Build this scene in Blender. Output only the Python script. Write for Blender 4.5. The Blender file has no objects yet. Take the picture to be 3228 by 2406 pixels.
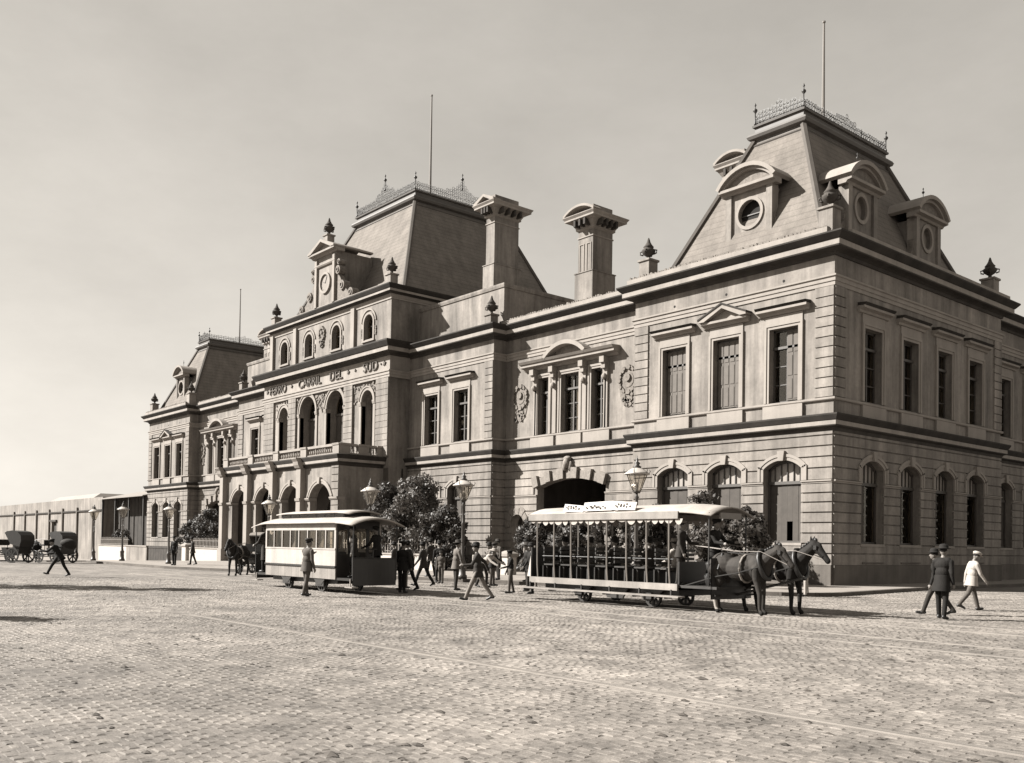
import bpy, bmesh, math, random
import numpy as np
from mathutils import Vector, Matrix
random.seed(7)
SC = bpy.context.scene
COL = SC.collection
R = math.radians
# ------------------------------------------------------------------ camera
CAM = (22.8205, -37.9056, 1.65)
yaw, pitch, roll, FPX = 2.4388, 0.0211, 0.0160, 2988.37
_f = Vector((math.cos(yaw), math.sin(yaw), 0)); _r = Vector((math.sin(yaw), -math.cos(yaw), 0)); _u = Vector((0, 0, 1))
f2 = _f * math.cos(pitch) + _u * math.sin(pitch); u2 = -_f * math.sin(pitch) + _u * math.cos(pitch)
r3 = _r * math.cos(roll) + u2 * math.sin(roll); u3 = -_r * math.sin(roll) + u2 * math.cos(roll)
cd = bpy.data.cameras.new('camera'); cam = bpy.data.objects.new('camera', cd); COL.objects.link(cam)
m = Matrix.Identity(4)
for i in range(3):
    m[i][0], m[i][1], m[i][2], m[i][3] = r3[i], u3[i], -f2[i], CAM[i]
cam.matrix_world = m
cd.sensor_fit = 'HORIZONTAL'; cd.sensor_width = 36.0; cd.lens = 36.0 * FPX / 3228.0
cd.shift_y = (1658.575 - 1203.0) / 3228.0
cd.clip_start = 0.1; cd.clip_end = 3000.0
SC.camera = cam
# ------------------------------------------------------------------ sky, sun, exposure
SUN_EL, SUN_AZ = R(36.0), R(225.0)       # light comes from -x,-y (left front of the facade)
sun_dir = Vector((math.cos(SUN_EL) * math.cos(SUN_AZ), math.cos(SUN_EL) * math.sin(SUN_AZ), math.sin(SUN_EL)))
W = bpy.data.worlds.new('World'); SC.world = W; W.use_nodes = True
nt = W.node_tree; nt.nodes.clear()
sky = nt.nodes.new('ShaderNodeTexSky'); sky.sky_type = 'NISHITA'; sky.sun_disc = False
sky.sun_elevation = SUN_EL
sky.sun_rotation = math.atan2(sun_dir.x, sun_dir.y)
sky.air_density = 1.0; sky.dust_density = 0.8; sky.ozone_density = 1.0; sky.altitude = 0
bw = nt.nodes.new('ShaderNodeRGBToBW')
tint = nt.nodes.new('ShaderNodeMixRGB'); tint.blend_type = 'MULTIPLY'; tint.inputs[0].default_value = 1.0
tint.inputs[2].default_value = (1.0, 0.94, 0.85, 1)
bg = nt.nodes.new('ShaderNodeBackground'); bg.inputs[1].default_value = 0.118
wo = nt.nodes.new('ShaderNodeOutputWorld')
nt.links.new(sky.outputs[0], bw.inputs[0]); gm = nt.nodes.new('ShaderNodeMath'); gm.operation = 'POWER'; gm.inputs[1].default_value = 0.50; nt.links.new(bw.outputs[0], gm.inputs[0])
tcw = nt.nodes.new('ShaderNodeTexCoord'); mpw = nt.nodes.new('ShaderNodeMapping'); mpw.inputs['Scale'].default_value = (1, 1, 2.2)
nzw = nt.nodes.new('ShaderNodeTexNoise'); nzw.inputs['Scale'].default_value = 2.6; nzw.inputs['Detail'].default_value = 7; nzw.inputs['Roughness'].default_value = .62
mrw = nt.nodes.new('ShaderNodeMapRange'); mrw.inputs[1].default_value = .3; mrw.inputs[2].default_value = .7; mrw.inputs[3].default_value = .88; mrw.inputs[4].default_value = 1.09
mmw = nt.nodes.new('ShaderNodeMath'); mmw.operation = 'MULTIPLY'
nt.links.new(tcw.outputs['Generated'], mpw.inputs[0]); nt.links.new(mpw.outputs[0], nzw.inputs['Vector']); nt.links.new(nzw.outputs['Fac'], mrw.inputs[0])
nt.links.new(gm.outputs[0], mmw.inputs[0]); nt.links.new(mrw.outputs[0], mmw.inputs[1]); nt.links.new(mmw.outputs[0], tint.inputs[1])
nt.links.new(tint.outputs[0], bg.inputs[0]); nt.links.new(bg.outputs[0], wo.inputs[0])
sl = bpy.data.lights.new('sun', 'SUN'); sl.energy = 5.0; sl.angle = R(0.55); sl.color = (1.0, 0.97, 0.92)
so = bpy.data.objects.new('sun', sl); COL.objects.link(so)
so.rotation_euler = (-sun_dir).to_track_quat('-Z', 'Y').to_euler(); so.location = (-60, -60, 60)
SC.view_settings.view_transform = 'Standard'; SC.view_settings.look = 'None'
SC.view_settings.exposure = 1.7; SC.view_settings.gamma = 1.0; SC.view_settings.use_curve_mapping = False
SC.cycles.max_bounces = 8; SC.cycles.diffuse_bounces = 4; SC.cycles.transparent_max_bounces = 12
SC.cycles.caustics_reflective = False; SC.cycles.caustics_refractive = False

# ------------------------------------------------------------------ helpers
ALB = .565                                      # the plate is exposed for the shade: albedos low, exposure raised
def S(v):
    v *= ALB; k = math.sqrt(max(v, 0))
    return (v, v * (0.85 + 0.115 * k), v * (0.72 + 0.20 * k), 1)

def mat(name, v, var=.14, scale=1.2, bump=.15, bscale=25, rough=.85, stain=0., rnd=0., metal=0., fine=.0, courses=0.):
    m = bpy.data.materials.new(name); m.use_nodes = True
    n = m.node_tree; N = n.nodes; L = n.links; N.clear()
    out = N.new('ShaderNodeOutputMaterial'); b = N.new('ShaderNodeBsdfPrincipled')
    L.new(b.outputs[0], out.inputs[0])
    b.inputs['Roughness'].default_value = rough; b.inputs['Metallic'].default_value = metal
    b.inputs['Specular IOR Level'].default_value = .25 if rough > .6 else .5
    g = N.new('ShaderNodeNewGeometry')
    def noise(sc, det=6, ro=.6, vec=None):
        t = N.new('ShaderNodeTexNoise'); t.inputs['Scale'].default_value = sc; t.inputs['Detail'].default_value = det
        t.inputs['Roughness'].default_value = ro; L.new(vec if vec else g.outputs['Position'], t.inputs['Vector']); return t.outputs['Fac']
    def ramp(fac, a, b_):
        r = N.new('ShaderNodeMapRange'); r.inputs[1].default_value = .3; r.inputs[2].default_value = .7
        r.inputs[3].default_value = a; r.inputs[4].default_value = b_; L.new(fac, r.inputs[0]); return r.outputs[0]
    def mul(a, b_):
        q = N.new('ShaderNodeMath'); q.operation = 'MULTIPLY'; L.new(a, q.inputs[0])
        if isinstance(b_, float): q.inputs[1].default_value = b_
        else: L.new(b_, q.inputs[1])
        return q.outputs[0]
    val = ramp(noise(scale), 1 - var, 1 + var)
    if fine: val = mul(val, ramp(noise(scale * 14, 4, .7), 1 - fine, 1 + fine))
    if stain:
        mp = N.new('ShaderNodeMapping'); mp.inputs['Scale'].default_value = (1.6, 1.6, .16); L.new(g.outputs['Position'], mp.inputs[0])
        val = mul(val, ramp(noise(1.0, 5, .65, mp.outputs[0]), 1 - stain, 1.06))
    if courses:                                   # slate or lead courses
        sx = N.new('ShaderNodeSeparateXYZ'); L.new(g.outputs['Position'], sx.inputs[0]); fr = N.new('ShaderNodeMath'); fr.operation = 'FRACT'; dv = N.new('ShaderNodeMath'); dv.operation = 'DIVIDE'; dv.inputs[1].default_value = .34
        L.new(sx.outputs[2], dv.inputs[0]); L.new(dv.outputs[0], fr.inputs[0]); cr_ = N.new('ShaderNodeMapRange'); cr_.inputs[1].default_value = 0; cr_.inputs[2].default_value = .22; cr_.inputs[3].default_value = 1 - courses; cr_.inputs[4].default_value = 1.03
        L.new(fr.outputs[0], cr_.inputs[0]); val = mul(val, cr_.outputs[0])
    if rnd:
        oi = N.new('ShaderNodeObjectInfo')
        q = N.new('ShaderNodeMapRange'); q.inputs[3].default_value = 1 - rnd; q.inputs[4].default_value = 1 + rnd
        L.new(oi.outputs['Random'], q.inputs[0]); val = mul(val, q.outputs[0])
    mx = N.new('ShaderNodeMixRGB'); mx.blend_type = 'MULTIPLY'; mx.inputs[0].default_value = 1
    mx.inputs[1].default_value = S(v); L.new(val, mx.inputs[2]); L.new(mx.outputs[0], b.inputs['Base Color'])
    if bump:
        bp = N.new('ShaderNodeBump'); bp.inputs['Strength'].default_value = bump; bp.inputs['Distance'].default_value = .02
        L.new(noise(bscale, 5, .65), bp.inputs['Height']); L.new(bp.outputs[0], b.inputs['Normal'])
    return m

def glassmat(name, v=.03, gloss=.05):
    m = bpy.data.materials.new(name); m.use_nodes = True
    n = m.node_tree; N = n.nodes; L = n.links; N.clear()
    out = N.new('ShaderNodeOutputMaterial'); t = N.new('ShaderNodeBsdfTransparent'); t.inputs[0].default_value = (.86, .83, .78, 1)
    gl = N.new('ShaderNodeBsdfGlossy'); gl.inputs['Roughness'].default_value = .05; gl.inputs[0].default_value = (.9, .87, .82, 1)
    mx = N.new('ShaderNodeMixShader'); mx.inputs[0].default_value = gloss
    L.new(t.outputs[0], mx.inputs[1]); L.new(gl.outputs[0], mx.inputs[2]); L.new(mx.outputs[0], out.inputs[0])
    return m

M = {}
M['wall'] = mat('stucco', .38, .26, .35, .16, 40, stain=.55, fine=.12)
M['stone'] = mat('rusticated_stucco', .38, .24, .4, .18, 35, stain=.52, rnd=.07, fine=.12)
M['trim'] = mat('pale_trim', .40, .08, 1.2, .10, 40, stain=.14, fine=.05)
M['cornice'] = mat('cornice_stucco', .42, .12, .9, .15, 30, stain=.22, fine=.08)
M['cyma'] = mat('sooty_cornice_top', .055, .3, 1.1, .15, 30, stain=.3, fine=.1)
M['bed'] = mat('sooty_shaded_bed_moulding', .075, .25, 1.1, .15, 30, stain=.2, fine=.1)  # soot, plus the shade under the cornices put into the colour
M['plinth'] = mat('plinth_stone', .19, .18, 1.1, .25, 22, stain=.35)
M['slate'] = mat('roof_slate', .25, .14, .8, .3, 18, rough=.95, stain=.26, fine=.14, courses=.26)
M['lead'] = mat('roof_lead', .12, .14, 1.5, .12, 14, rough=.8)
M['capband'] = mat('roof_cap_metal', .11, .16, 1.5, .12, 14, rough=.6, stain=.2)
M['iron'] = mat('dark_iron', .035, .2, 3, .1, 30, rough=.55)
M['urn'] = mat('urn_stone', .085, .25, 4, .3, 30)
M['letter'] = mat('relief_letters', .16, .1, 2, .1, 30)
M['shutter'] = mat('grey_shutters', .10, .15, 3, .15, 60, rough=.7, rnd=.10)
M['sash'] = mat('painted_sash', .085, .12, 3, .1, 50, rough=.55)
M['white'] = mat('white_paint', .60, .05, 1.5, .05, 40, rough=.5, fine=.04)
M['dark'] = mat('dark_interior', .018, .2, 1, 0, 1)  # near-black: the shade inside rooms and openings put into the colour
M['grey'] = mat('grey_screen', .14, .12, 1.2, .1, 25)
M['orn'] = mat('carved_stone', .30, .25, 7, .5, 22)
M['relief'] = mat('weathered_relief', .25, .32, 5, .6, 14)
M['timber'] = mat('dark_timber', .060, .3, 2, .2, 20)
M['shed'] = mat('shed_shade_boards', .055, .3, 1.2, .2, 20)  # shade of the open shed front put into the colour
M['pil'] = mat('pilaster_brick', .20, .15, 1, .1, 20)
M['tin'] = mat('sheet_roof', .34, .15, .7, .1, 6, rough=.5)
M['pane'] = glassmat('window_pane')
M['face'] = mat('clock_face', .36, .06, 2, 0, 1)

ZERO = Matrix.Identity(4)
def top(name, loc, label, cat, rz=0., group=None, kind=None):
    o = bpy.data.objects.new(name, None); COL.objects.link(o); o.empty_display_size = .3
    o.location = loc; o.rotation_euler = (0, 0, rz)
    if label: o['label'] = label
    if cat: o['category'] = cat
    if group: o['group'] = group
    if kind: o['kind'] = kind
    return o

WORLDROOT = {}
def attach(o, parent):
    if parent is None: return
    o.parent = parent
    if parent.name in WORLDROOT: o.matrix_parent_inverse = WORLDROOT[parent.name]
def worldroot(o):
    WORLDROOT[o.name] = Matrix.Translation(-Vector(o.location)); return o

class MB:
    def __init__(s, F=None): s.v = []; s.f = []; s.F = F
    def add(s, pts, faces):
        b = len(s.v); s.v += [s.F(*p) for p in pts] if s.F else [tuple(p) for p in pts]
        s.f += [tuple(b + i for i in f) for f in faces]
    def box(s, a0, a1, b0, b1, c0, c1):
        s.add([(a0, b0, c0), (a1, b0, c0), (a1, b1, c0), (a0, b1, c0), (a0, b0, c1), (a1, b0, c1), (a1, b1, c1), (a0, b1, c1)],
              [(0, 1, 2, 3), (4, 7, 6, 5), (0, 4, 5, 1), (1, 5, 6, 2), (2, 6, 7, 3), (3, 7, 4, 0)])
    def quad(s, *p): s.add(p, [tuple(range(len(p)))])
    def prism(s, poly, b0, b1):                       # polygon in (a,c) extruded along b
        n = len(poly)
        s.add([(a, b0, c) for a, c in poly] + [(a, b1, c) for a, c in poly],
              [tuple(range(n)), tuple(range(2 * n - 1, n - 1, -1))] + [(i, (i + 1) % n, n + (i + 1) % n, n + i) for i in range(n)])
    def run(s, prof, a0, a1):                         # profile in (b,c) extruded along a
        n = len(prof)
        s.add([(a0, b, c) for b, c in prof] + [(a1, b, c) for b, c in prof],
              [tuple(range(n)), tuple(range(2 * n - 1, n - 1, -1))] + [(i, (i + 1) % n, n + (i + 1) % n, n + i) for i in range(n)])
    def ring(s, x0, x1, y0, y1, prof, close=True):
        pts = []
        for o, z in prof: pts += [(x0 - o, y0 - o, z), (x1 + o, y0 - o, z), (x1 + o, y1 + o, z), (x0 - o, y1 + o, z)]
        fs = []
        for k in range(len(prof) - 1):
            for i in range(4): j = (i + 1) % 4; fs.append((4 * k + i, 4 * k + j, 4 * k + 4 + j, 4 * k + 4 + i))
        if close: e = 4 * (len(prof) - 1); fs += [(e, e + 1, e + 2, e + 3), (0, 3, 2, 1)]
        s.add(pts, fs)
    def arc(s, c, zc, r0, r1, a0, a1, b0, b1, n=12):  # ring sector in the (a,c) plane
        P0 = []; P1 = []
        for i in range(n + 1):
            t = a0 + (a1 - a0) * i / n
            P0.append((c + r0 * math.cos(t), zc + r0 * math.sin(t))); P1.append((c + r1 * math.cos(t), zc + r1 * math.sin(t)))
        for i in range(n):
            q = [P0[i], P1[i], P1[i + 1], P0[i + 1]]
            s.add([(a, b0, z) for a, z in q] + [(a, b1, z) for a, z in q], [(0, 1, 2, 3), (7, 6, 5, 4), (0, 4, 5, 1), (2, 6, 7, 3), (1, 5, 6, 2), (0, 3, 7, 4)])
    def lathe(s, prof, cx, cy, z0=0., n=12, sc=1.):
        pts = []
        for r, z in prof:
            for i in range(n):
                t = 2 * math.pi * i / n; pts.append((cx + sc * r * math.cos(t), cy + sc * r * math.sin(t), z0 + sc * z))
        fs = []
        for k in range(len(prof) - 1):
            for i in range(n): j = (i + 1) % n; fs.append((k * n + i, k * n + j, (k + 1) * n + j, (k + 1) * n + i))
        fs += [tuple(range(n - 1, -1, -1)), tuple(range((len(prof) - 1) * n, len(prof) * n))]
        s.add(pts, fs)
    def tube(s, P, rs, n=6):
        P = [Vector(p) for p in P]
        if isinstance(rs, (int, float)): rs = [rs] * len(P)
        pts = []; up = Vector((0, 0, 1))
        for k, p in enumerate(P):
            d = (P[min(k + 1, len(P) - 1)] - P[max(k - 1, 0)])
            if d.length < 1e-9: d = Vector((0, 0, 1))
            d.normalize(); a = d.cross(up)
            if a.length < .1: a = d.cross(Vector((1, 0, 0)))
            a.normalize(); b = d.cross(a)
            for i in range(n):
                t = 2 * math.pi * i / n; q = p + rs[k] * (math.cos(t) * a + math.sin(t) * b); pts.append(tuple(q))
        fs = []
        for k in range(len(P) - 1):
            for i in range(n): j = (i + 1) % n; fs.append((k * n + i, k * n + j, (k + 1) * n + j, (k + 1) * n + i))
        fs += [tuple(range(n - 1, -1, -1)), tuple(range((len(P) - 1) * n, len(P) * n))]
        s.add(pts, fs)
    def sphere(s, c, rx, ry, rz, nu=10, nv=7):
        pts = []; 
        for k in range(nv + 1):
            ph = math.pi * k / nv - math.pi / 2
            for i in range(nu):
                t = 2 * math.pi * i / nu; pts.append((c[0] + rx * math.cos(ph) * math.cos(t), c[1] + ry * math.cos(ph) * math.sin(t), c[2] + rz * math.sin(ph)))
        s.add(pts, [(k * nu + i, k * nu + (i + 1) % nu, (k + 1) * nu + (i + 1) % nu, (k + 1) * nu + i) for k in range(nv) for i in range(nu)])
    def mesh(s, name, mt, smooth=False):
        me = bpy.data.meshes.new(name); me.from_pydata(s.v, [], s.f)
        for q in (mt if isinstance(mt, (list, tuple)) else [mt]): me.materials.append(M[q] if isinstance(q, str) else q)
        if smooth: me.polygons.foreach_set('use_smooth', [True] * len(me.polygons))
        me.update(); return me
    def obj(s, name, mt, parent=None, smooth=False, kind=None, label=None, cat=None, group=None):
        o = bpy.data.objects.new(name, s.mesh(name, mt, smooth)); COL.objects.link(o); attach(o, parent)
        if kind: o['kind'] = kind
        if label: o['label'] = label
        if cat: o['category'] = cat
        if group: o['group'] = group
        return o
def split_obj(mb, name, mt, parent):
    par = list(range(len(mb.v))); key = {}
    def find(i):
        while par[i] != i: par[i] = par[par[i]]; i = par[i]
        return i
    for i, v in enumerate(mb.v):
        k = (round(v[0], 4), round(v[1], 4), round(v[2], 4))
        if k in key: par[find(i)] = find(key[k])
        else: key[k] = i
    for f in mb.f:
        for i in f[1:]: par[find(i)] = find(f[0])
    groups = {}
    for f in mb.f: groups.setdefault(find(f[0]), []).append(f)
    for fs in groups.values():
        q = MB(); mp = {}
        for f in fs:
            for i in f:
                if i not in mp: mp[i] = len(q.v); q.v.append(mb.v[i])
            q.f.append(tuple(mp[i] for i in f))
        q.obj(name, mt, parent)
def inst(name, me, parent, loc=(0, 0, 0), rz=0., sc=None):
    o = bpy.data.objects.new(name, me); COL.objects.link(o); attach(o, parent); o.location = loc; o.rotation_euler[2] = rz
    if sc: o.scale = sc
    return o
def front(y): return lambda a, b, c: (a, y - b, c)      # facade seen from the street: a = x, b = outward, c = z
def right(x): return lambda a, b, c: (x + b, a, c)      # wall facing +x: a = y
def left(x): return lambda a, b, c: (x - b, a, c)

class Op:
    def __init__(s, c, w, z0, z1, spring=None): s.c, s.w, s.z0, s.z1, s.sp = c, w, z0, z1, spring
    def half(s, z):
        if s.sp is None or z <= s.sp: return s.w / 2
        h = s.z1 - s.sp; r = (s.w ** 2 / 4 + h * h) / (2 * h); cz = s.z1 - r
        return math.sqrt(max(r * r - (z - cz) ** 2, 0))
    def grown(s, k, kt): return Op(s.c, s.w + 2 * k, s.z0, s.z1 + kt, s.sp)
    def circ(s):
        h = s.z1 - s.sp; r = (s.w ** 2 / 4 + h * h) / (2 * h); return r, s.z1 - r
def wall_band(mb, s0, s1, z0, z1, ops, d0, d1):
    br = {z0, z1}
    for o in ops:
        for z in (o.z0, o.z1): br.add(z)
        if o.sp is not None:
            for i in range(9): br.add(o.sp + (o.z1 - o.sp) * (1 - (1 - i / 8) ** 2))
    br = sorted(z for z in br if z0 - 1e-6 <= z <= z1 + 1e-6)
    for a, b in zip(br[:-1], br[1:]):
        if b - a < 1e-5: continue
        mid = (a + b) / 2; act = sorted([o for o in ops if o.z0 < mid < o.z1], key=lambda o: o.c)
        edges = [(s0, s0, 0)]
        for o in act:
            edges += [(o.c - o.half(a), o.c - o.half(b), 1), (o.c + o.half(a), o.c + o.half(b), 1)]
        edges.append((s1, s1, 0))
        for k in range(0, len(edges), 2):
            (la, lb, lj), (ra, rb, rj) = edges[k], edges[k + 1]
            if ra - la < 1e-4 and rb - lb < 1e-4: continue
            mb.quad((la, d1, a), (ra, d1, a), (rb, d1, b), (lb, d1, b))
            mb.quad((la, d0, a), (la, d1, a), (lb, d1, b), (lb, d0, b)); mb.quad((ra, d1, a), (ra, d0, a), (rb, d0, b), (rb, d1, b))
            if a == z0: mb.quad((la, d0, a), (ra, d0, a), (ra, d1, a), (la, d1, a))
            if b == z1: mb.quad((lb, d1, b), (rb, d1, b), (rb, d0, b), (lb, d0, b))
    for o in ops:
        if o.sp is None and z0 < o.z1 < z1: mb.quad((o.c - o.w / 2, d1, o.z1), (o.c + o.w / 2, d1, o.z1), (o.c + o.w / 2, d0, o.z1), (o.c - o.w / 2, d0, o.z1))
        if z0 < o.z0 < z1: mb.quad((o.c - o.w / 2, d0, o.z0), (o.c + o.w / 2, d0, o.z0), (o.c + o.w / 2, d1, o.z0), (o.c - o.w / 2, d1, o.z0))
# ================================================================== the station
ST = worldroot(top('station_building', (-43, -5.2, 0), 'long two-storey stuccoed railway station with mansard pavilions and lettered frieze', 'station'))
JL = [1.54, 1.98, 2.45, 2.92, 3.38, 3.84, 4.26, 4.69]
JU = [4.83, 5.38, 5.88, 6.36, 6.83, 7.02]
QJ = [8.52, 8.96, 9.41, 9.86, 10.31, 10.78, 11.23, 11.69, 12.14, 12.58, 13.03, 13.50]
P_TOP = [(0, 14.84), (.07, 14.84), (.11, 14.97), (.24, 15.03), (.50, 15.08), (.52, 15.14), (.52, 15.38), (.56, 15.40), (.76, 15.63), (.76, 15.70), (0, 15.80)]
P_MID = [(0, 6.98), (.07, 7.00), (.11, 7.14), (.26, 7.20), (.28, 7.25), (.28, 7.44), (.31, 7.46), (.42, 7.67), (.42, 7.74), (0, 7.80)]
P_STR = [(0, 13.50), (.05, 13.50), (.05, 13.67), (.09, 13.69), (.09, 13.85), (.15, 13.89), (.15, 13.97), (0, 14.0)]
P_SIL = [(0, 8.36), (.09, 8.38), (.12, 8.42), (.12, 8.50), (0, 8.53)]
G = .032                                        # half a recessed joint

def cut3(prof, i, j):
    return prof[:i + 1], prof[i:j + 1], prof[j:]
def cornice3(name, prof, i, j, ring=None, F=None, span=None, par=None):
    P = par
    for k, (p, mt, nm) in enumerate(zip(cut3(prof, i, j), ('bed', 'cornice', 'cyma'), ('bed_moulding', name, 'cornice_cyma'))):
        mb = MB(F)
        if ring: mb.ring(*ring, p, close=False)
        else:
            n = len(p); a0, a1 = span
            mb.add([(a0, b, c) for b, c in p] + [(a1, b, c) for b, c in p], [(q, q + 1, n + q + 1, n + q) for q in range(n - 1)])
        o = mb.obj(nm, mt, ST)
def ground_storey(F, s0, s1, ops, courses=True, plinth=True, imp=True):
    mb = MB(F); wall_band(mb, s0 + .003, s1 - .003, -1.0, 7.0, ops, -.55, 0)
    w = mb.obj('ground_storey_wall', 'wall', ST)
    if courses:
        for a, b in list(zip(JL[:-1], JL[1:])) + list(zip(JU[:-1], JU[1:])):
            o2 = [o.grown(.30, .26) if (a > 4.7 and o.sp is not None) else o for o in ops]
            mb = MB(F); wall_band(mb, s0 + .004, s1 - .004, a + G, b - G, [o for o in o2 if o.z1 > a and o.z0 < b], -.01, .07); split_obj(mb, 'stone_course', 'stone', w)
        if imp:
            mb = MB(F); gaps = sorted([(o.c - o.w / 2, o.c + o.w / 2) for o in ops if o.z0 < 4.7 < o.z1]); e = s0
            for a, b in gaps + [(s1, s1)]:
                if a - e > .05: mb.run([(0, 4.69), (.08, 4.69), (.08, 4.75), (.13, 4.77), (.13, 4.83), (0, 4.845)], e, a)
                e = b
            split_obj(mb, 'impost_band', 'trim', w)
    if plinth:
        mb = MB(F); wall_band(mb, s0, s1, -.9, 1.02, [o for o in ops if o.z0 < 1.0], 0, .12); split_obj(mb, 'plinth', 'plinth', w)
        mb = MB(F); wall_band(mb, s0, s1, 1.03, 1.54 - G, [o for o in ops if o.z0 < 1.5], 0, .075); split_obj(mb, 'base_course', 'stone', w)
    return w

def arch_trim(F, o, parent, k=.30, key=True, mt='trim', d=.13):
    r, cz = o.circ(); t = math.asin(min(1, (o.w / 2) / r)); mb = MB(F)
    mb.arc(o.c, cz, r + .005, r + k * .55, math.pi / 2 - t, math.pi / 2 + t, -.02, d * .75, 14)
    t2 = math.asin(min(1, (o.w / 2 + k) / (r + k)))
    mb.arc(o.c, cz, r + k * .55, r + k, math.pi / 2 - t2, math.pi / 2 + t2, -.02, d, 14)
    zb = cz + (r + k) * math.cos(t2)
    for sg in (-1, 1):
        a0, a1 = sorted((o.c + sg * o.w / 2, o.c + sg * (o.w / 2 + k * .55))); mb.box(a0, a1, -.02, d * .75, 4.85, cz + r * math.cos(t) + .01)
        a0, a1 = sorted((o.c + sg * (o.w / 2 + k * .55), o.c + sg * (o.w / 2 + k))); mb.box(a0, a1, -.02, d, 4.85, zb + .01)
    mb.obj('archivolt', mt, parent)
    if key:
        mb = MB(F); z = o.z1; mb.prism([(o.c - .13, z - .03), (o.c + .13, z - .03), (o.c + .19, z + .42), (o.c - .19, z + .42)], 0, d + .09); mb.obj('keystone', mt, parent)

def arched_window(F, o, style=0):
    mb = MB(F); D = -.36; h = o.w / 2          # timber frame
    mb.box(o.c - h, o.c - h + .11, D - .06, D + .03, o.z0, o.sp + .02); mb.box(o.c + h - .11, o.c + h, D - .06, D + .03, o.z0, o.sp + .02)
    mb.box(o.c - h, o.c + h, D - .06, D + .07, 4.72, 4.86); mb.box(o.c - h, o.c + h, D - .06, D + .03, o.z0, o.z0 + .1)
    r, cz = o.circ(); t = math.asin(min(1, h / r)); mb.arc(o.c, cz, r - .11, r, math.pi / 2 - t, math.pi / 2 + t, D - .06, D + .03, 12)
    for i in range(1, 6): x = o.c - h + o.w * i / 6; mb.box(x - .018, x + .018, D - .05, D + .01, 4.86, min(o.z1 - .05, cz + math.sqrt(max(0, r * r - (x - o.c) ** 2))))
    w = mb.obj('arched_window', 'sash', ST)
    mb = MB(F); wall_band(mb, o.c - h + .1, o.c + h - .1, 4.86, o.sp, [], D - .08, D - .05)
    pts = [(o.c - h + .1, o.sp), (o.c + h - .1, o.sp)] + [(o.c + (r - .1) * math.cos(a), cz + (r - .1) * math.sin(a)) for a in [math.pi / 2 - t + 2 * t * i / 10 for i in range(1, 10)]]
    mb.prism(pts, D - .08, D - .05); mb.obj('fanlight', M['fan'], w)
    n = 6; bw = (o.w - .22) / n
    me = None
    for i in range(n):
        if style == 1 and i in (3,):
            mb = MB(F); mb.box(o.c - h + .11 + i * bw, o.c - h + .11 + (i + 1) * bw, D - .06, D - .02, o.z0 + 1.0, 4.72); mb.obj('shutter_board', 'shutter', w); continue
        if style == 2 and i > 2: continue
        mb = MB(F); mb.box(o.c - h + .115 + i * bw, o.c - h + .105 + (i + 1) * bw, D - .07, D - .02 - .012 * (i % 2), o.z0 + .1, 4.72); mb.obj('shutter_board', 'shutter', w)
    if style == 2:
        mb = MB(F); mb.box(o.c - h + .1, o.c + h - .1, D - .04, D - .035, o.z0 + .1, 4.72); mb.obj('pane', 'pane', w)
    arch_trim(F, o, w)
    mb = MB(F); mb.box(o.c - h - .05, o.c + h + .05, -.30, .10, o.z0 - .12, o.z0 + .004); mb.obj('sill', 'trim', w)
    return w
M['fan'] = mat('dusty_fanlight', .40, .12, 2, .1, 20, rough=.4)

def hood(F, c, kind, w, hw=1.36, z=12.62):
    pr = [(0, z), (.10, z + .02), (.14, z + .12), (.34, z + .18), (.34, z + .29), (.37, z + .30), (.45, z + .40), (0, z + .43)]
    mb = MB(F)
    if kind == 'flat':
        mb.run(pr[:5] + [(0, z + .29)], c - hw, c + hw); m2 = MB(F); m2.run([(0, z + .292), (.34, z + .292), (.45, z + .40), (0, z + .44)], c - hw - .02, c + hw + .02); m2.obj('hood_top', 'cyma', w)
    elif kind == 'ped':
        mb.run([(b, zz) for b, zz in pr[:5]] + [(0, z + .30)], c - hw, c + hw); za, zb = z + .30, z + .92
        for sg in (-1, 1):
            P = [(c + sg * (hw + .06), za), (c + sg * (hw + .06), za + .10), (c, zb + .08), (c, zb - .10), (c + sg * (hw - .28), za)]
            mb.prism(P, 0, .45)
        mb.prism([(c - hw + .2, za), (c + hw - .2, za), (c, zb - .06)], 0, .12)
    o = mb.obj('window_hood', 'trim', w)
    if kind == 'ped':
        m2 = MB(F)
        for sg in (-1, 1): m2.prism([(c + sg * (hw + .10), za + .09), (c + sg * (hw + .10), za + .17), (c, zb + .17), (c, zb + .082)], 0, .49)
        m2.obj('hood_top', 'cyma', w)
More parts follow.
